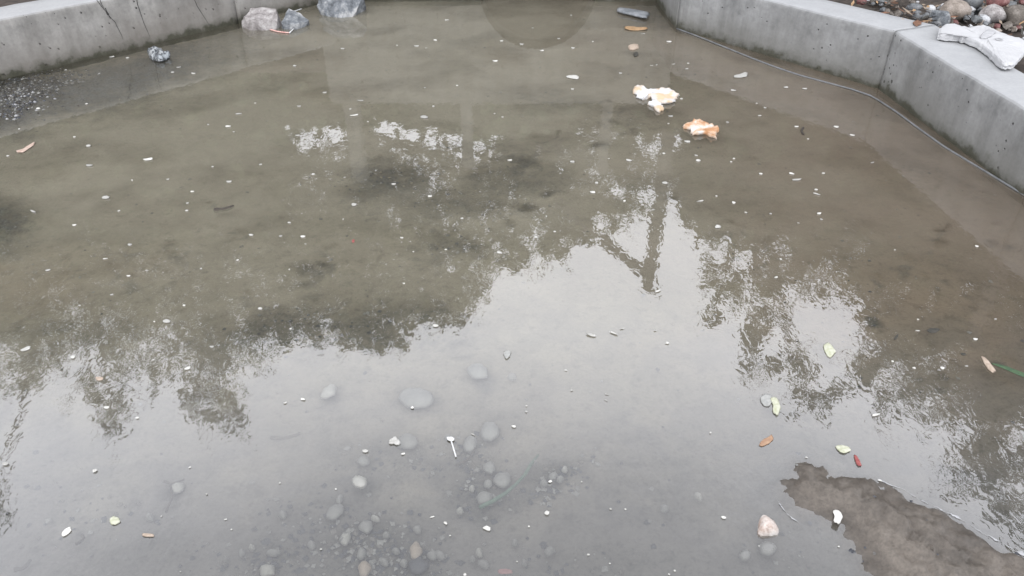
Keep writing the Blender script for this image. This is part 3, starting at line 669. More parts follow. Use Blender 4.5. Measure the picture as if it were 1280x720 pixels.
# ---------------------------------------------------------------- three broken rocks by the left wall
def rockmat(name, a, b, c_, sc=30):
    M = Mat(name); n = M.noise(sc * .5, 6, .65); n2_ = M.noise(sc * 4, 4, .7)
    col = M.ramp(n, [(.34, a), (.5, b), (.66, c_)]); M.col(M.mix(.45, col, M.ramp(n2_, [(.32, .6), (.65, 1.2)]), 'MULTIPLY'))
    oi = M.node('ShaderNodeObjectInfo')
    return M.fin(.7, .4, M.bump(n2_, .7, .004, M.bump(n, .6, .01)))
rk_pink = rockmat('granite_pink', (.14, .126, .12), (.27, .25, .242), (.40, .385, .37))
rk_blue = rockmat('granite_blue', (.055, .06, .066), (.135, .145, .155), (.32, .32, .315))
def hull_rock(name, verts, mat, loc, label):
    bm = bmesh.new()
    for v in verts: bm.verts.new(v)
    r = bmesh.ops.convex_hull(bm, input=bm.verts)
    bmesh.ops.delete(bm, geom=[e for e in r['geom_interior'] if isinstance(e, bmesh.types.BMVert)], context='VERTS')
    bmesh.ops.subdivide_edges(bm, edges=bm.edges, cuts=5, use_grid_fill=True)
    for v in bm.verts:
        p = v.co + Vector(loc)
        v.co += Vector((float(fbm(p.x + p.z, p.y, 18, 4, 3)) - .5, float(fbm(p.y, p.z + p.x, 18, 4, 5)) - .5, float(fbm(p.x, p.y - p.z, 18, 4, 9)) - .5)) * .028
    bmesh.ops.recalc_face_normals(bm, faces=bm.faces)
    o = fin(name, bm, mat); o.location = loc; return tag(o, label, 'rock', 'broken rocks by the left wall')
p = P(328, 36); w_ = .125
hull_rock('rock', [(-.15, .03, -.05), (-.15, .02, .045), (-.11, -.04, -.05), (-.06, -.07, -.05), (-.03, -.08, .06), (.10, -.05, -.05), (.115, -.045, .065), (.12, .08, -.05), (.08, .12, .10), (-.10, .12, .10), (-.13, .02, .075), (.02, .14, -.03)], rk_pink, (p.x, p.y + .03, .0), 'pale pinkish broken rock with flat top against the left wall')
p = P(362, 36)
hull_rock('rock', [(-.065, -.02, -.05), (-.065, -.03, .05), (-.03, .1, .105), (.05, .1, .07), (.115, .06, .035), (.05, -.05, -.05), (.035, -.05, .03), (-.02, -.06, -.05), (.1, .08, -.05), (-.05, .12, -.05)], rk_blue, (p.x + .01, p.y + .03, 0), 'small blue-grey broken rock right beside the pinkish one')
p = P(425, 20)
hull_rock('rock', [(-.17, .08, .05), (-.13, .02, -.05), (-.06, -.04, -.05), (.02, -.06, -.03), (.09, -.02, .0), (.17, .1, .11), (.12, .16, .2), (-.1, .2, .22), (-.17, .14, .15), (.17, .2, -.05), (-.1, .22, -.05), (-.12, .02, .03), (.04, .0, .07)], rk_blue, (p.x, p.y, 0), 'faceted blue-grey rock standing apart in the far corner')
stick('twig', (338, 37), (362, 41), .006, simple('stick_pink', (.45, .22, .2), (.6, .4, .35), 40, .6), 'pinkish stick floating in front of the two touching rocks', z=.006, bend=.012)
stick('twig', (362, 41), (367, 36), .005, mat_white, 'short white stick end beside the small blue-grey rock', z=.008, bend=.0)
stick('twig', (366, 15), (377, 11), .005, mat_petal_g and simple('stick_grey', (.3, .3, .3), (.4, .4, .4), 40, .6), 'grey stick leaning out behind the small blue-grey rock', z=.05, bend=.0)
# stone slab and dark boulder at the far right corner
mat_slab = rockmat('slab', (.10, .11, .12), (.16, .17, .18), (.24, .25, .26), 20)
opiece('stone_slab', [(771, 12), (776, 11), (790, 13), (805, 16), (813, 18), (808, 23), (800, 22), (784, 18), (774, 16)], .012, .014, mat_slab, 'flat blue-grey stone slab lying below the end wall', 'stone slab', crump=.006)
rk_dark = rockmat('rock_dark', (.05, .053, .055), (.10, .105, .108), (.15, .155, .155), 20)
p = P(800, 4)
me = rock_mesh('boulder', rk_dark, (.30, .22, .085), 5, 22, 2); o = link('boulder', me); o.location = (p.x + .03, p.y + .22, .05); tag(o, 'smooth dark grey boulder at the foot of the end wall behind the slab', 'boulder')

# ---------------------------------------------------------------- pebbles on the bed
mat_pebs = [simple('pebble_grey', (.14, .14, .135), (.21, .21, .20), 20, .7, .002), simple('pebble_tan', (.20, .165, .13), (.29, .25, .21), 20, .7, .002), simple('pebble_dark', (.03, .032, .038), (.07, .073, .082), 20, .7, .002), simple('pebble_pale', (.21, .21, .195), (.29, .285, .265), 20, .7, .002)]
def pebble(x, y, rx, ry, ang=0, m=0, label=None, z=-.024, group='pebbles on the pond bed', dome=.012):
    n = 9; rnd = random.Random(int(x * 7 + y)); pts = []
    for i in range(n):
        a = -2 * math.pi * i / n; q = rnd.uniform(.8, 1.14)
        dx, dy = rx * q * math.cos(a), ry * q * math.sin(a); A = R(ang)
        pts.append((x + dx * math.cos(A) - dy * math.sin(A), y + dx * math.sin(A) + dy * math.cos(A)))
    o = outline_piece('pebble', pts, z, .004, mat_pebs[m], dome=dome, crump=.004, seed=int(x) % 50 + 2, sub=2)
    return tag(o, label or f'dull {("grey", "tan", "dark", "pale")[m]} pebble under water {near(x, y)}', 'pebble', group)
pebble(522, 499, 22, 16, 0, 0, 'largest flat grey pebble under water, rounded and alone')
pebble(597, 464, 15, 11, 0, 0, 'flat grey pebble under water on the mirrored sky, farthest of the big ones')
pebble(640, 472, 6, 4, 0, 0, 'tiny faint pebble just right of the farthest flat pebble')
pebble(612, 539, 12, 12, 0, 0, 'round grey pebble with dark rim right of the white plastic stick')
pebble(587, 556, 9, 11, 10, 0, 'grey pebble wedged between the white plastic stick and a round pebble')
pebble(507, 553, 15, 10, -8, 0, 'oval grey pebble with a bright white petal scrap at its left end')
pebble(454, 577, 9, 6, 0, 0, 'small oval grey pebble left of the white petal scrap')
pebble(449, 603, 10, 9, 0, 3, 'pale round pebble, brightest one on the bed', z=-.006)
pebble(606, 624, 11, 8, 0, 0, 'angular grey pebble touching the near end of the green stem')
pebble(629, 600, 12, 10, 0, 0, 'grey pebble under the middle of the green stem')
pebble(612, 585, 9, 7, 0, 0, 'small grey pebble left above the green stem')
pebble(412, 490, 12, 7, -40, 3, 'slanted elongated pale pebble left of the largest flat pebble')
pebble(222, 611, 9.5, 7, -35, 3, 'pale oval pebble beside thin dark twigs on the left')
pebble(419, 641, 12, 9, -20, 0, 'oval grey pebble by the gravel left of centre')
pebble(425, 625, 4, 6, 30, 0, 'little grey pebble just above an oval grey pebble')
pebble(432, 675, 7, 9, 30, 3, 'pale slanted pebble in the gravel near the bottom')
pebble(457, 659, 9, 8, 0, 0, 'grey pebble at the top of the bottom gravel')
pebble(452, 693, 6, 8, 20, 0, 'upright grey pebble above the tan one at the bottom edge')
pebble(456, 712, 9, 10, 0, 1, 'tan angular pebble cut by the bottom edge', z=-.02)
pebble(520, 690, 8, 11, 0, 1, 'tan pointed pebble with a dark one right in front of it', z=-.022, dome=.012)
pebble(523, 708, 12, 11, 0, 2, 'dark grey pebble at the bottom edge in front of a tan pointed one', z=-.022, dome=.012)
pebble(335, 714, 11, 8, 0, 3, 'pale pebble at the bottom edge left of centre')
pebble(342, 692, 10, 4, 0, 0, 'thin oval pebble above the pale pebble at the bottom')
for a in ((541, 695, 7, 6), (550, 695, 7, 6), (505, 705, 5, 5), (599, 692, 5, 6), (591, 700, 4, 4), (605, 706, 8, 6), (644, 680, 5, 4.5), (687, 690, 7, 6), (692, 596, 6, 5), (610, 606, 6, 6), (522, 663, 6, 5),
          (830, 637, 5, 6), (303, 692, 4, 5), (315, 686, 4, 4), (390, 682, 5, 6), (283, 700, 4, 3), (428, 676, 4, 4), (353, 644, 5, 5), (188, 648, 5, 5), (470, 650, 6, 4), (483, 670, 5, 4), (700, 600, 5, 4), (706, 588, 4, 4),
          (680, 605, 5, 4), (575, 640, 5, 4), (590, 612, 4, 4), (480, 704, 6, 5), (495, 690, 5, 4), (655, 705, 4, 4), (930, 695, 7, 6), (668, 580, 4, 3), (560, 548, 5, 4)):
    pebble(*a, random.uniform(-40, 40), random.choice((0, 0, 3, 0)))
pebble(931, 695, 8, 7, 0, 0, 'wet grey pebble left of the glinting one by the mud bank', z=-.008)
pebble(959, 686, 13, 9, 0, 0, 'round wet grey pebble just in front of the pinkish white stone', z=-.010)
pebble(873, 622, 6, 4, 35, 3, 'small oval pale pebble left of the pinkish white stone')
mat_ps = rockmat('stone_pink', (.30, .19, .14), (.46, .40, .36), (.55, .53, .50), 30)
opiece('stone', [(946, 667), (948, 655), (951, 648), (957, 649), (964, 655), (972, 663), (973, 670), (966, 673), (955, 673), (948, 672)][::-1], -.008, .014, mat_ps, 'pinkish white pointed stone poking out of the water left of the mud bank', 'stone', dome=.022, crump=.008)

# loose gravel, far too fine to count
def gravel(name, spots, mats, sz, seed, zf):
    rng = np.random.default_rng(seed)
    base = np.array([(0, 0, 1), (1, 0, 0), (0, 1, 0), (-1, 0, 0), (0, -1, 0), (0, 0, -.6)], float)
    tri = np.array([(0, 1, 2), (0, 2, 3), (0, 3, 4), (0, 4, 1), (5, 2, 1), (5, 3, 2), (5, 4, 3), (5, 1, 4)])
    n = len(spots); s = np.minimum(rng.lognormal(0, .45, n), 1.9) * sz; a = rng.uniform(0, 6.3, n)
    b = base[None] * rng.uniform(.55, 1.25, (n, 6, 3)) * s[:, None, None]; b[:, :, 2] *= .6
    x = b[:, :, 0] * np.cos(a)[:, None] - b[:, :, 1] * np.sin(a)[:, None]; y = b[:, :, 0] * np.sin(a)[:, None] + b[:, :, 1] * np.cos(a)[:, None]
    V = np.stack([x + spots[:, 0:1], y + spots[:, 1:2], b[:, :, 2] + zf(spots[:, 0], spots[:, 1])[:, None]], -1).reshape(-1, 3)
    F = (tri[None] + (np.arange(n) * 6)[:, None, None]).reshape(-1, 3)
    me = npmesh(name, V, F, None, 3)
    for m in mats: me.materials.append(m)
    me.polygons.foreach_set('material_index', np.repeat(rng.choice(len(mats), n), 8).astype(np.int32))
    return stuff(link(name, me))
cand = np.stack([RNG.uniform(-3.6, 2.4, 90000), RNG.uniform(1.0, 6.2, 90000)], -1)
cpx, cpy = topix(cand[:, 0], cand[:, 1])
GR = [(455, 680, 70, 42, 1), (500, 700, 60, 34, 1), (600, 600, 30, 32, .9), (695, 592, 46, 15, .9, -20), (580, 556, 45, 18, .5, -20), (470, 565, 50, 20, .35), (350, 690, 50, 28, .6), (395, 640, 60, 30, .3), (300, 690, 60, 30, .25), (490, 225, 60, 20, .35), (600, 250, 80, 20, .2), (560, 300, 30, 12, .4), (400, 400, 90, 30, .15), (100, 640, 120, 50, .1), (700, 690, 100, 30, .15), (1000, 680, 60, 40, .1)]
pr = blobs(cpx + (fbm(cand[:, 0], cand[:, 1], 9, 3, 4) - .5) * 60, cpy + (fbm(cand[:, 0], cand[:, 1], 9, 3, 14) - .5) * 40, GR)
den = .3 / 1
sel = cand[RNG.uniform(0, 1, len(cand)) < pr * .95 + .012]
cn = np.stack([RNG.uniform(-1.3, 1.3, 60000), RNG.uniform(1.0, 2.2, 60000)], -1); nx_, ny_ = topix(cn[:, 0], cn[:, 1])
pn = blobs(nx_ + (fbm(cn[:, 0], cn[:, 1], 14, 3, 4) - .5) * 70, ny_ + (fbm(cn[:, 0], cn[:, 1], 14, 3, 14) - .5) * 50, GR)
sel = np.concatenate([sel, cn[RNG.uniform(0, 1, len(cn)) < pn ** 1.3 * .55]])
bh = lambda x, y: bed_height(x, y)[0]
gravel('gravel', sel, [mat_pebs[2], mat_pebs[2], mat_pebs[0], mat_mud], .0056, 3, lambda x, y: bh(x, y) + .002)
pr = blobs(cpx, cpy, [(2, 122, 72, 26, 1, -14), (70, 100, 40, 10, .6, -14)])
c2 = np.stack([RNG.uniform(-3.5, -2.3, 60000), RNG.uniform(3.8, 5.2, 60000)], -1)
c2x, c2y = topix(c2[:, 0], c2[:, 1]); pr = blobs(c2x, c2y, [(0, 120, 62, 26, 1, -14), (60, 103, 40, 9, .7, -14)])
sel = c2[RNG.uniform(0, 1, len(c2)) < pr * .30]
mat_gw = simple('gravel_white', (.18, .18, .19), (.34, .34, .34), 20, .6, 0)
gravel('gravel', sel, [mat_pebs[2], mat_pebs[2], mat_crack, mat_twig, mat_pebs[2], mat_crack, mat_gw, mat_twig, mat_pebs[2], mat_pebs[0]], .0065, 5, lambda x, y: bh(x, y) + .030)

# ---------------------------------------------------------------- thin pipe along the right wall
mat_pipe = simple('pipe_grey', (.09, .094, .098), (.15, .155, .16), 20, .4, 0)
PL = [(846, 38), (865, 45), (900, 59), (940, 75), (970, 86), (1000, 96), (1040, 107), (1065, 114), (1088, 122), (1100, 129), (1120, 142), (1150, 164), (1180, 185), (1230, 215), (1275, 243), (1330, 277), (1400, 322)]
bm = bmesh.new(); Q = []
for i in range(len(PL) - 1):
    for j in range(4):
        t = j / 4; x = PL[i][0] * (1 - t) + PL[i + 1][0] * t; y = PL[i][1] * (1 - t) + PL[i + 1][1] * t
        q = P(x, y - 2.2, .004); q.z = .004 + math.sin(x * .03) * .0015; Q.append(q)
tube(bm, Q, .0048, 8)
tag(fin('cable', bm, mat_pipe, None, True), 'thin grey cable lying in the water along the foot of the right wall', 'cable')
# pale strips painted as the sky's glint where water meets the mud bank
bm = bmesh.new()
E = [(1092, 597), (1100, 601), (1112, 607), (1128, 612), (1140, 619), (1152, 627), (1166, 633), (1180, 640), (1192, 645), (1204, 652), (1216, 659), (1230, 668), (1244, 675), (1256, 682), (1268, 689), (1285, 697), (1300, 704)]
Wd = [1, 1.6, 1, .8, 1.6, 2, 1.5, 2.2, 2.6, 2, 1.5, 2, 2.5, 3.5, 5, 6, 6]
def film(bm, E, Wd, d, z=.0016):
    """flat broken ribbons painted as pale sky glint; the width swells and dies away to nothing"""
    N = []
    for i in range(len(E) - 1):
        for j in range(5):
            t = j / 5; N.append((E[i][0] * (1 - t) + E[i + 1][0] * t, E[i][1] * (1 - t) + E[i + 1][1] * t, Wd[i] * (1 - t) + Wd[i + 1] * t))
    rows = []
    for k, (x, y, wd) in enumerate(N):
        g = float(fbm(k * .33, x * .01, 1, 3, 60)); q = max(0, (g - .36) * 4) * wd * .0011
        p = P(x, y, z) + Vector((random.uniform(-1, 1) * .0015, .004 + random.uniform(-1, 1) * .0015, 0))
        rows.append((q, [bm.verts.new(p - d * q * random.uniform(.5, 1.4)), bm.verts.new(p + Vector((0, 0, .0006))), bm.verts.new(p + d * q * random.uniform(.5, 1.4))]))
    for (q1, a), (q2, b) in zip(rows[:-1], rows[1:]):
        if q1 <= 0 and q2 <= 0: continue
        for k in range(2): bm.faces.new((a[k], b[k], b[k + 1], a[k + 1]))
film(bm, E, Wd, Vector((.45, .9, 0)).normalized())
mat_glint = simple('glint_pale', (.22, .22, .22), (.36, .36, .37), 90, .35, .001)  # pale colour painted as sky glint along the meniscus
stuff(fin('meniscus_glint', bm, mat_glint, None, True))
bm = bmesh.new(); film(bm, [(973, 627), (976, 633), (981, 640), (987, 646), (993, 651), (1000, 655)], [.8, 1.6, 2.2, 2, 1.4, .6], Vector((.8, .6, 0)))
stuff(fin('meniscus_glint', bm, mat_glint, None, True))

# ---------------------------------------------------------------- foam block on the right wall
M = Mat('polystyrene'); n = M.noise(8, 4, .6); vo = M.node('ShaderNodeTexVoronoi'); vo.inputs['Scale'].default_value = 160; M.l.new(M.tc.outputs['Object'], vo.inputs['Vector'])
M.col(M.ramp(n, [(.3, (.36, .36, .365)), (.7, (.43, .43, .43))])); mat_poly = M.fin(.8, .3, M.bump(vo.outputs['Distance'], .5, .002))
t = thing('foam_block', 'broken white polystyrene slab lying across the top of the right wall', 'foam block', P(1225, 52, .37))
zt = .371
out = [(1173, 41), (1175, 34), (1182, 29), (1192, 29), (1200, 32), (1212, 33), (1222, 31), (1233, 31), (1240, 34), (1248, 38), (1262, 43), (1275, 47), (1292, 54), (1296, 62), (1288, 62), (1283, 62), (1280, 67), (1275, 70), (1271, 77), (1264, 79), (1257, 79), (1248, 73), (1241, 66), (1234, 60), (1228, 55), (1220, 51), (1211, 47), (1200, 44), (1188, 43), (1179, 43)]
bm = bmesh.new(); fo = []
for i in range(len(out)):
    (xa_, ya_), (xb_, yb_) = out[i], out[(i + 1) % len(out)]
    for j in range(3): fo.append((xa_ + (xb_ - xa_) * j / 3 + random.uniform(-.7, .7), ya_ + (yb_ - ya_) * j / 3 + random.uniform(-.6, .6)))
out = fo; Wt = [P(x, y, zt) - t.location for x, y in out]
cen_ = sum(Wt, Vector()) / len(Wt); top0 = bm.verts.new(cen_ + Vector((0, 0, .002)))
def ringv(k, dz): return [bm.verts.new(Vector((cen_.x + (p.x - cen_.x) * k, cen_.y + (p.y - cen_.y) * k, cen_.z + dz + random.uniform(-.002, .002)))) for p in Wt]
rs_ = [ringv(.3, .002), ringv(.5, .002), ringv(.7, .001), ringv(.85, .001), ringv(.96, -.0), ringv(1.0, -.008), ringv(1.006, -.012), ringv(.99, -.019), ringv(1.0, -.028), ringv(.975, -.034)]
for k in range(len(out)):
    l = (k + 1) % len(out); bm.faces.new((top0, rs_[0][k], rs_[0][l]))
    for a, b in zip(rs_[:-1], rs_[1:]): bm.faces.new((a[k], b[k], b[l], a[l]))
bm.faces.new(rs_[-1]); bmesh.ops.recalc_face_normals(bm, faces=bm.faces); fin('slab', bm, mat_poly, t, False)
mat_rec = simple('polystyrene_dirty', (.30, .30, .31), (.40, .40, .40), 30, .8, .001)
q = outline_piece('recess', [(1224, 46), (1235, 37), (1245, 40), (1232, 49)], zt + .0045, .002, mat_rec, sub=2); q.location -= t.location; q.parent = t
bm = bmesh.new(); pc = P(1249, 49, zt + .006) - t.location
tube(bm, [pc + Vector((math.cos(a) * .018, math.sin(a) * .018, 0)) for a in [i * .5 for i in range(12)]], .003, 5); fin('moulded_ring', bm, mat_rec, t)

# ---------------------------------------------------------------- rubble behind the right wall
rk = {'tan': rockmat('rubble_tan', (.13, .11, .09), (.22, .185, .155), (.30, .265, .235)), 'grey': rockmat('rubble_grey', (.06, .065, .07), (.12, .125, .13), (.2, .205, .21)),
      'red': rockmat('rubble_red', (.06, .022, .02), (.12, .045, .042), (.2, .11, .10)), 'white': rockmat('rubble_white', (.32, .32, .33), (.42, .43, .44), (.5, .5, .5)), 'dark': rk_dark, 'blue': rk_blue, 'pinkish': rk_pink,
      'brown': rockmat('rubble_brown', (.06, .05, .042), (.11, .095, .08), (.19, .17, .15))}
def rub(x, y, rx, ry, kind, label, seed, z=.30, rounded=1):
    p = P(x, y, z); s = H / (H - z) * pxm(x, y) ; k = 1 / s
    me = rock_mesh('rubble_stone', rk[kind], (rx * k, ry * k * 1.5, ry * k * 1.15), seed, 18, rounded)
    o = link('rubble_stone', me); o.location = p; o.rotation_euler = (0, 0, random.uniform(-.3, .3))
    return tag(o, label, 'stone', 'rubble stones behind the right wall')
rub(1193, 14, 22, 14, 'tan', 'large rounded tan stone directly behind the polystyrene slab', 3)
rub(1173, 25, 12, 13, 'blue', 'blue-grey angular stone left of the large tan one', 4, rounded=0)
rub(1240, 20, 17, 13, 'pinkish', 'pinkish tan stone right of the large tan one', 5)
rub(1273, 22, 22, 17, 'brown', 'big grey-brown stone at the right picture edge', 6)
rub(1221, 24, 8, 6, 'dark', 'small blackish stone between the two tan stones', 7, rounded=0)
rub(1163, 11, 6, 5, 'white', 'small pale bluish stone above the blue-grey one', 8)
rub(1143, 10, 14, 5, 'grey', 'flat grey stone lying left of the pale bluish one', 9)
rub(1078, 2, 8, 4, 'red', 'dull red stone at the top picture edge', 10)
rub(1213, 13, 6, 5, 'white', 'white chip of rubble above the blackish stone', 11, rounded=0)
rub(1230, 21, 4, 5, 'white', 'tiny white chip between blackish and pinkish stone', 12, rounded=0)
rub(1215, 3, 14, 10, 'dark', 'dark grey stone at the top edge above the white chip', 13, z=.33)
rub(1248, 2, 18, 8, 'red', 'dark maroon stone at the top edge', 14, z=.36)
rub(1290, 60, 16, 12, 'dark', 'black stone in the gap right of the polystyrene slab', 15, z=.24)
rnd = random.Random(5); kinds = ['tan', 'grey', 'brown', 'dark', 'red', 'brown', 'grey', 'brown', 'dark', 'brown', 'tan', 'white']
RL = [(1193, 14, 'large tan stone'), (1173, 25, 'blue-grey stone'), (1240, 20, 'pinkish stone'), (1273, 22, 'big grey-brown stone'), (1143, 10, 'flat grey stone'), (1078, 2, 'dull red stone'), (1215, 3, 'dark stone at the top edge'), (1248, 2, 'maroon stone'), (1300, 0, 'right picture edge')]
def rubnear(x, y):
    d, a, b, n = min(((x - a) ** 2 + (y - b) ** 2, a, b, n) for a, b, n in RL)
    return ('right of' if x - a > abs(y - b) else 'left of' if a - x > abs(y - b) else 'beyond' if y < b else 'in front of') + ' the ' + n
for i in range(330):
    x = rnd.uniform(1065, 1330); y = rnd.uniform(-40, 48)
    lim = 2 + (x - 1065) * .42
    if y > lim - 4: continue
    kd = rnd.choice(kinds); r_ = 2.2 + 6.5 * rnd.random() ** 2
    rub(x, y, r_, r_ * .7, kd, f'{"small" if r_ > 4.5 else "little" if r_ > 3 else "tiny"} {"rounded" if i % 4 == 0 else "angular"} {kd} rubble stone ' + rubnear(x, y), 50 + i, z=.27 + rnd.uniform(0, .02), rounded=1 if i % 4 == 0 else 0)
# fallen leaves and twigs in the rubble
lm = [mat_twig, mat_leaf_y, simple('leaf_fawn', (.16, .12, .09), (.30, .24, .18), 40, .7), mat_twig, mat_leaf_d, simple('leaf_brown', (.09, .045, .025), (.20, .10, .06), 40, .7)]
V, F_, MI = [], [], []
for i in range(900):
    x = rnd.uniform(1060, 1300); y = rnd.uniform(-40, 60)
    if y > 2 + (x - 1060) * .36 or (y < -5 and rnd.random() < .5): continue
    if x > 1175 and rnd.random() < .7: continue
    p = P(x, y, .31 + rnd.uniform(-.03, .02)); a = rnd.uniform(0, 6.3); l = rnd.uniform(.012, .045); w2 = l * rnd.uniform(.15, .5)
    d = Vector((math.cos(a), math.sin(a), rnd.uniform(-.5, .5))) * l; s = Vector((-math.sin(a), math.cos(a), rnd.uniform(-.4, .4))) * w2
    b = len(V); V += [p - d, p + s * .9 - d * .2, p + d, p - s * .9 + d * .1, p + Vector((0, 0, -.003))]
    F_ += [(b, b + 1, b + 2, b + 3)]; MI.append(rnd.randrange(len(lm)))
me = npmesh('leaf_litter', np.array([tuple(v) for v in V]), np.array(F_), None, 4)
for m in lm: me.materials.append(m)
me.polygons.foreach_set('material_index', np.array(MI, dtype=np.int32)); stuff(link('leaf_litter', me))
opiece('leaf', [(1141, 28), (1147, 25), (1152, 27), (1151, 31), (1146, 33), (1142, 31)], .335, .002, lm[5], 'brown lobed leaf lying on the top edge of the right wall', 'leaf', crump=.008)

# ---------------------------------------------------------------- pole mirrored in the water
mat_pole = simple('pole_grey', (.05, .048, .045), (.09, .086, .08), 8, .8)
pp = mirror(822, 280, 9.0)[0]
t = thing('utility_pole', 'grey braced utility pole whose top is mirrored right of the pond centre', 'pole', (pp.x - .0, 9.0, .6))
zt_ = mirror(805, 360, 9.0)[0].z - .6
bm = bmesh.new(); tube(bm, [(0, 0, -.1), (0, 0, zt_ * .5), (-.03, 0, zt_ - .05), (-.035, 0, zt_)], [.10, .095, .085, .07], 12); fin('shaft', bm, mat_pole, t, True)
bz_ = mirror(762, 308, 9.0)[0]; jx = mirror(798, 346, 9.0)[0]
bm = bmesh.new(); a_ = Vector((-.03, 0, jx.z - .6)); b_ = Vector((bz_.x - pp.x - .25, 0, bz_.z - .6 - .25)); tube(bm, [a_, (a_ + b_) / 2, b_, b_ + (b_ - a_) * .6], .065, 10); fin('brace', bm, mat_pole, t, True)
bm = bmesh.new(); tube(bm, [(-.03, 0, zt_ - .05), (.03, 0, zt_ + .04), (.12, 0, zt_ + .05)], [.06, .05, .04], 8); fin('top_bracket', bm, mat_pole, t, True)

# ---------------------------------------------------------------- trees mirrored in the water
def leafmat(name, a, b):
    M = Mat(name); n = M.noise(1.6, 3, .6); n2_ = M.noise(9, 3, .6)
    c = M.mix(.6, M.ramp(n, [(.35, a), (.65, b)]), M.ramp(n2_, [(.3, .7), (.7, 1.25)]), 'MULTIPLY'); M.col(c)
    return M.fin(.65, .25)
lf_dark = leafmat('leaf_deep', (.035, .05, .025), (.06, .085, .035)); lf_mid = leafmat('leaf_olive', (.05, .065, .028), (.085, .10, .045))
mat_bark = simple('bark', (.05, .045, .035), (.11, .10, .085), 14, .9, .01)
def leaves(rng, clusters, D, droop=False):
    Vs, Fs = [], []; base = 0
    for (x, y, r, dens, *ls) in clusters:
        c, mp = mirror(x, y, D); rad = r * mp; L0 = ls[0] if ls else .09
        n = int(dens * 5.5 * rad * rad / (L0 * L0 * .30))
        # clumps within the crown volume, so the outline is uneven
        nc = max(6, int(n / 45)); cc = rng.normal(0, 1, (nc, 3)); cc /= np.linalg.norm(cc, axis=1)[:, None]; cc *= (rng.uniform(0, 1, nc) ** .38)[:, None]
        ci = rng.integers(0, nc, n); p = cc[ci] + rng.normal(0, .14, (n, 3)) * np.array([1, 1, 1.3 if droop else 1])
        p = p * rad * np.array([1, .9, 1]) + np.array(c)
        ls_ = L0 * rng.uniform(.6, 1.35, n)
        d = rng.normal(0, 1, (n, 3)); 
        if droop: d[:, 2] = -np.abs(d[:, 2]) * 2.4 - .6; 
        d /= np.linalg.norm(d, axis=1)[:, None]
        e = np.cross(d, rng.normal(0, 1, (n, 3))); e /= np.linalg.norm(e, axis=1)[:, None]
        wd = (.17 if droop else .30) * ls_
        v = np.stack([p - d * ls_[:, None] * .5, p + e * wd[:, None], p + d * ls_[:, None] * .5, p - e * wd[:, None]], 1).reshape(-1, 3)
        Vs.append(v); Fs.append(np.arange(n * 4).reshape(-1, 4) + base); base += n * 4
    return np.concatenate(Vs), np.concatenate(Fs)
def tree(name, label, clusters, D, mat, trunkx, droop=False, seed=1, lean=0):
    rng = np.random.default_rng(seed); V, F = leaves(rng, clusters, D, droop)
    bx = mirror(trunkx, 160, D)[0].x; gz = ground_z(bx, D) - .05
    t = thing(name, label, 'tree', (bx, D, gz), 'trees mirrored in the pond')
    me = npmesh('crown', V - np.array([bx, D, gz]), F, mat); o = link('crown', me, None, t)
    bm = bmesh.new(); tops = [mirror(c[0], c[1], D) for c in clusters]
    hub = Vector((bx + lean, D, max(2.0, min(q[0].z for q in tops) - .2))) - Vector((bx, D, gz))
    tube(bm, [(0, 0, 0), (lean * .3, 0, hub.z * .45), hub], [.15, .12, .09], 8)
    for q, mp in tops:
        e = q - Vector((bx, D, gz)); m = (hub + e) / 2 + Vector((0, .1, .15)); tube(bm, [hub, m, e], [.06, .04, .012], 6)
        for _ in range(3):
            s = Vector((rng.normal(), rng.normal(), rng.normal())).normalized() * 60 * mp * .8
            tube(bm, [e.lerp(m, .4), e + s], [.02, .006], 4)
    fin('trunk', bm, mat_bark, t, True)
    return t
tree('drooping_tree', 'tall drooping tree mirrored at the far left edge with one hanging tip', [(-70, 330, 150, 1.6), (50, 320, 110, 1.8), (30, 410, 62, 1.3), (130, 395, 60, 1.8), (80, 300, 90, 1.6), (0, 380, 60, 1.5), (70, 455, 32, .8), (135, 470, 34, .9), (140, 510, 24, 1.3), (146, 535, 14, 1.4), (115, 495, 16, .9), (20, 475, 28, .7), (0, 275, 70, 1.6), (-60, 470, 60, 1.0), (-14, 655, 26, 1.2)], 11, lf_mid, 40, True, 1)
tree('drooping_tree', 'drooping tree mirrored left of centre with two hanging tips', [(210, 310, 110, 2.2), (290, 330, 100, 2.2), (170, 370, 50, 1.5), (330, 270, 70, 1.8), (250, 250, 80, 1.8), (220, 420, 62, 1.6), (285, 420, 55, 1.4), (205, 478, 26, 1.0), (262, 475, 38, 1.2), (275, 515, 28, 1.4), (245, 508, 22, 1.1), (285, 535, 14, 1.2), (180, 260, 60, 1.4)], 10.6, lf_mid, 240, True, 2)
tree('broad_tree', 'dense broad tree mirrored in the middle of the pond', [(390, 310, 105, 1.9), (480, 310, 105, 1.9), (400, 388, 52, 1.7), (470, 388, 50, 1.7), (545, 340, 70, 1.9), (555, 385, 32, 1.5), (500, 412, 24, 1.2), (350, 412, 26, 1.0), (440, 425, 16, .9), (400, 236, 50, 2), (470, 236, 50, 2), (540, 238, 50, 2), (410, 195, 26, .35), (455, 190, 22, .45), (500, 200, 24, .7), (530, 180, 16, .5), (560, 195, 22, .5), (590, 190, 20, .5), (365, 200, 28, 1.0), (590, 350, 26, .8, .07), (320, 380, 50, 1.4)], 10.2, lf_dark, 455, False, 3)
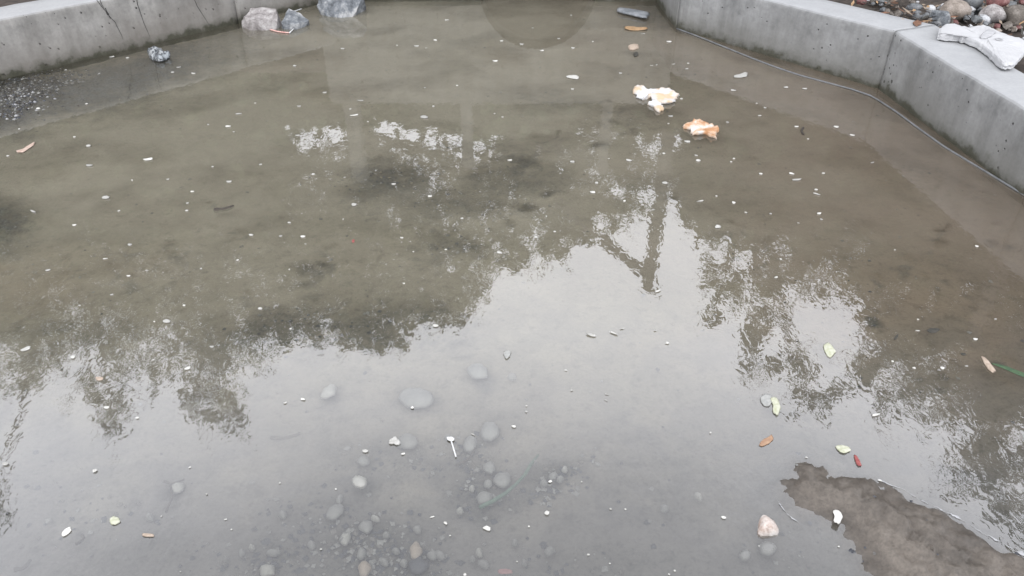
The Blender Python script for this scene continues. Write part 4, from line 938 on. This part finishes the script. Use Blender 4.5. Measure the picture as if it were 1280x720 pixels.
tree('broad_tree', 'loose crowned tree mirrored between the broad tree and the pole', [(600, 275, 62, 1.9), (670, 262, 62, 1.9), (730, 258, 46, 1.7), (640, 318, 26, 1.2), (695, 305, 26, 1.1), (748, 300, 18, .9), (610, 330, 24, .6, .06), (785, 262, 34, .8), (780, 228, 44, 1.6), (720, 225, 40, 1.5), (660, 228, 40, 1.5), (610, 222, 40, 1.6), (650, 185, 30, 1.6), (690, 175, 24, 1.0), (680, 205, 18, 1.0), (725, 212, 22, 1.2), (735, 178, 16, .35), (780, 190, 40, 1.6), (835, 195, 26, 1.2), (830, 235, 18, .7), (822, 205, 32, 1.5), (800, 160, 34, 1.8), (835, 160, 26, 1.5), (845, 240, 14, .8), (620, 190, 18, .9)], 10.0, lf_mid, 655, False, 4)
tree('broad_tree', 'large leaved tree mirrored just right of the pole with sky showing through', [(905, 240, 52, 1.2, .17), (930, 305, 48, .9, .17), (900, 345, 36, .8, .17), (895, 385, 22, .8, .17), (948, 370, 40, .8, .17), (960, 425, 42, .75, .17), (990, 465, 40, .7, .17), (940, 455, 24, .5, .17), (1010, 500, 26, .6, .17), (860, 225, 22, .6, .17), (1010, 300, 60, 1.9, .17), (960, 240, 55, 1.7, .17)], 10.4, lf_mid, 960, False, 5)
tree('broad_tree', 'heavy dense tree mirrored in the right part of the pond', [(1080, 300, 95, 2, .17), (1150, 380, 92, 2, .17), (1190, 260, 110, 2, .17), (1120, 430, 55, 1.8, .17), (1080, 480, 40, 1.0, .17), (1190, 460, 75, 1.7, .17), (1260, 350, 110, 2, .17), (1110, 520, 22, .5, .17)], 11, lf_dark, 1130, False, 6)
tree('broad_tree', 'outermost tree mirrored at the right picture edge', [(1290, 500, 80, 1.5, .17), (1240, 550, 50, .8, .17), (1290, 590, 60, .9, .17), (1230, 600, 34, .6, .17), (1275, 650, 40, .7, .17), (1350, 430, 140, 2, .17), (1190, 605, 18, .5, .17), (1380, 560, 100, 1.5, .17)], 9.6, lf_mid, 1330, False, 7)
# hedge behind the end wall
def hedge(name, label, x0, x1, y, z0, z1, th, n, mat, seed, L0=.1):
    rng = np.random.default_rng(seed)
    p = np.stack([rng.uniform(x0, x1, n), y + rng.normal(0, th, n), z0 + (z1 - z0) * rng.uniform(0, 1, n) ** .8], -1)
    p[:, 2] += (fbm(p[:, 0], p[:, 1] * 0, 1.1, 4, seed) - .5) * .7 * (p[:, 2] - z0) / (z1 - z0)
    d = rng.normal(0, 1, (n, 3)); d /= np.linalg.norm(d, axis=1)[:, None]; e = np.cross(d, rng.normal(0, 1, (n, 3))); e /= np.linalg.norm(e, axis=1)[:, None]
    l = L0 * rng.uniform(.6, 1.4, n)[:, None]
    V = np.stack([p - d * l * .5, p + e * l * .32, p + d * l * .5, p - e * l * .32], 1).reshape(-1, 3)
    return tag(link(name, npmesh(name, V, np.arange(n * 4).reshape(-1, 4), mat)), label, 'hedge')
xl, xr = mirror(345, 190, 9.4)[0].x, mirror(860, 200, 9.4)[0].x
hedge('hedge', 'long dense dark hedge running behind the end wall of the pond', xl - .3, xr + .3, 9.4, .5, 2.28, .35, 45000, lf_dark, 9, .17)
hedge('hedge', 'tall dense hedge mirrored along the left part of the pond', -12, xl, 9.5, .5, 3.6, .45, 70000, lf_mid, 10, .17)
hedge('hedge', 'tall dense hedge mirrored along the right part of the pond', xr, 13, 9.5, .5, 3.9, .45, 80000, lf_dark, 12, .17)
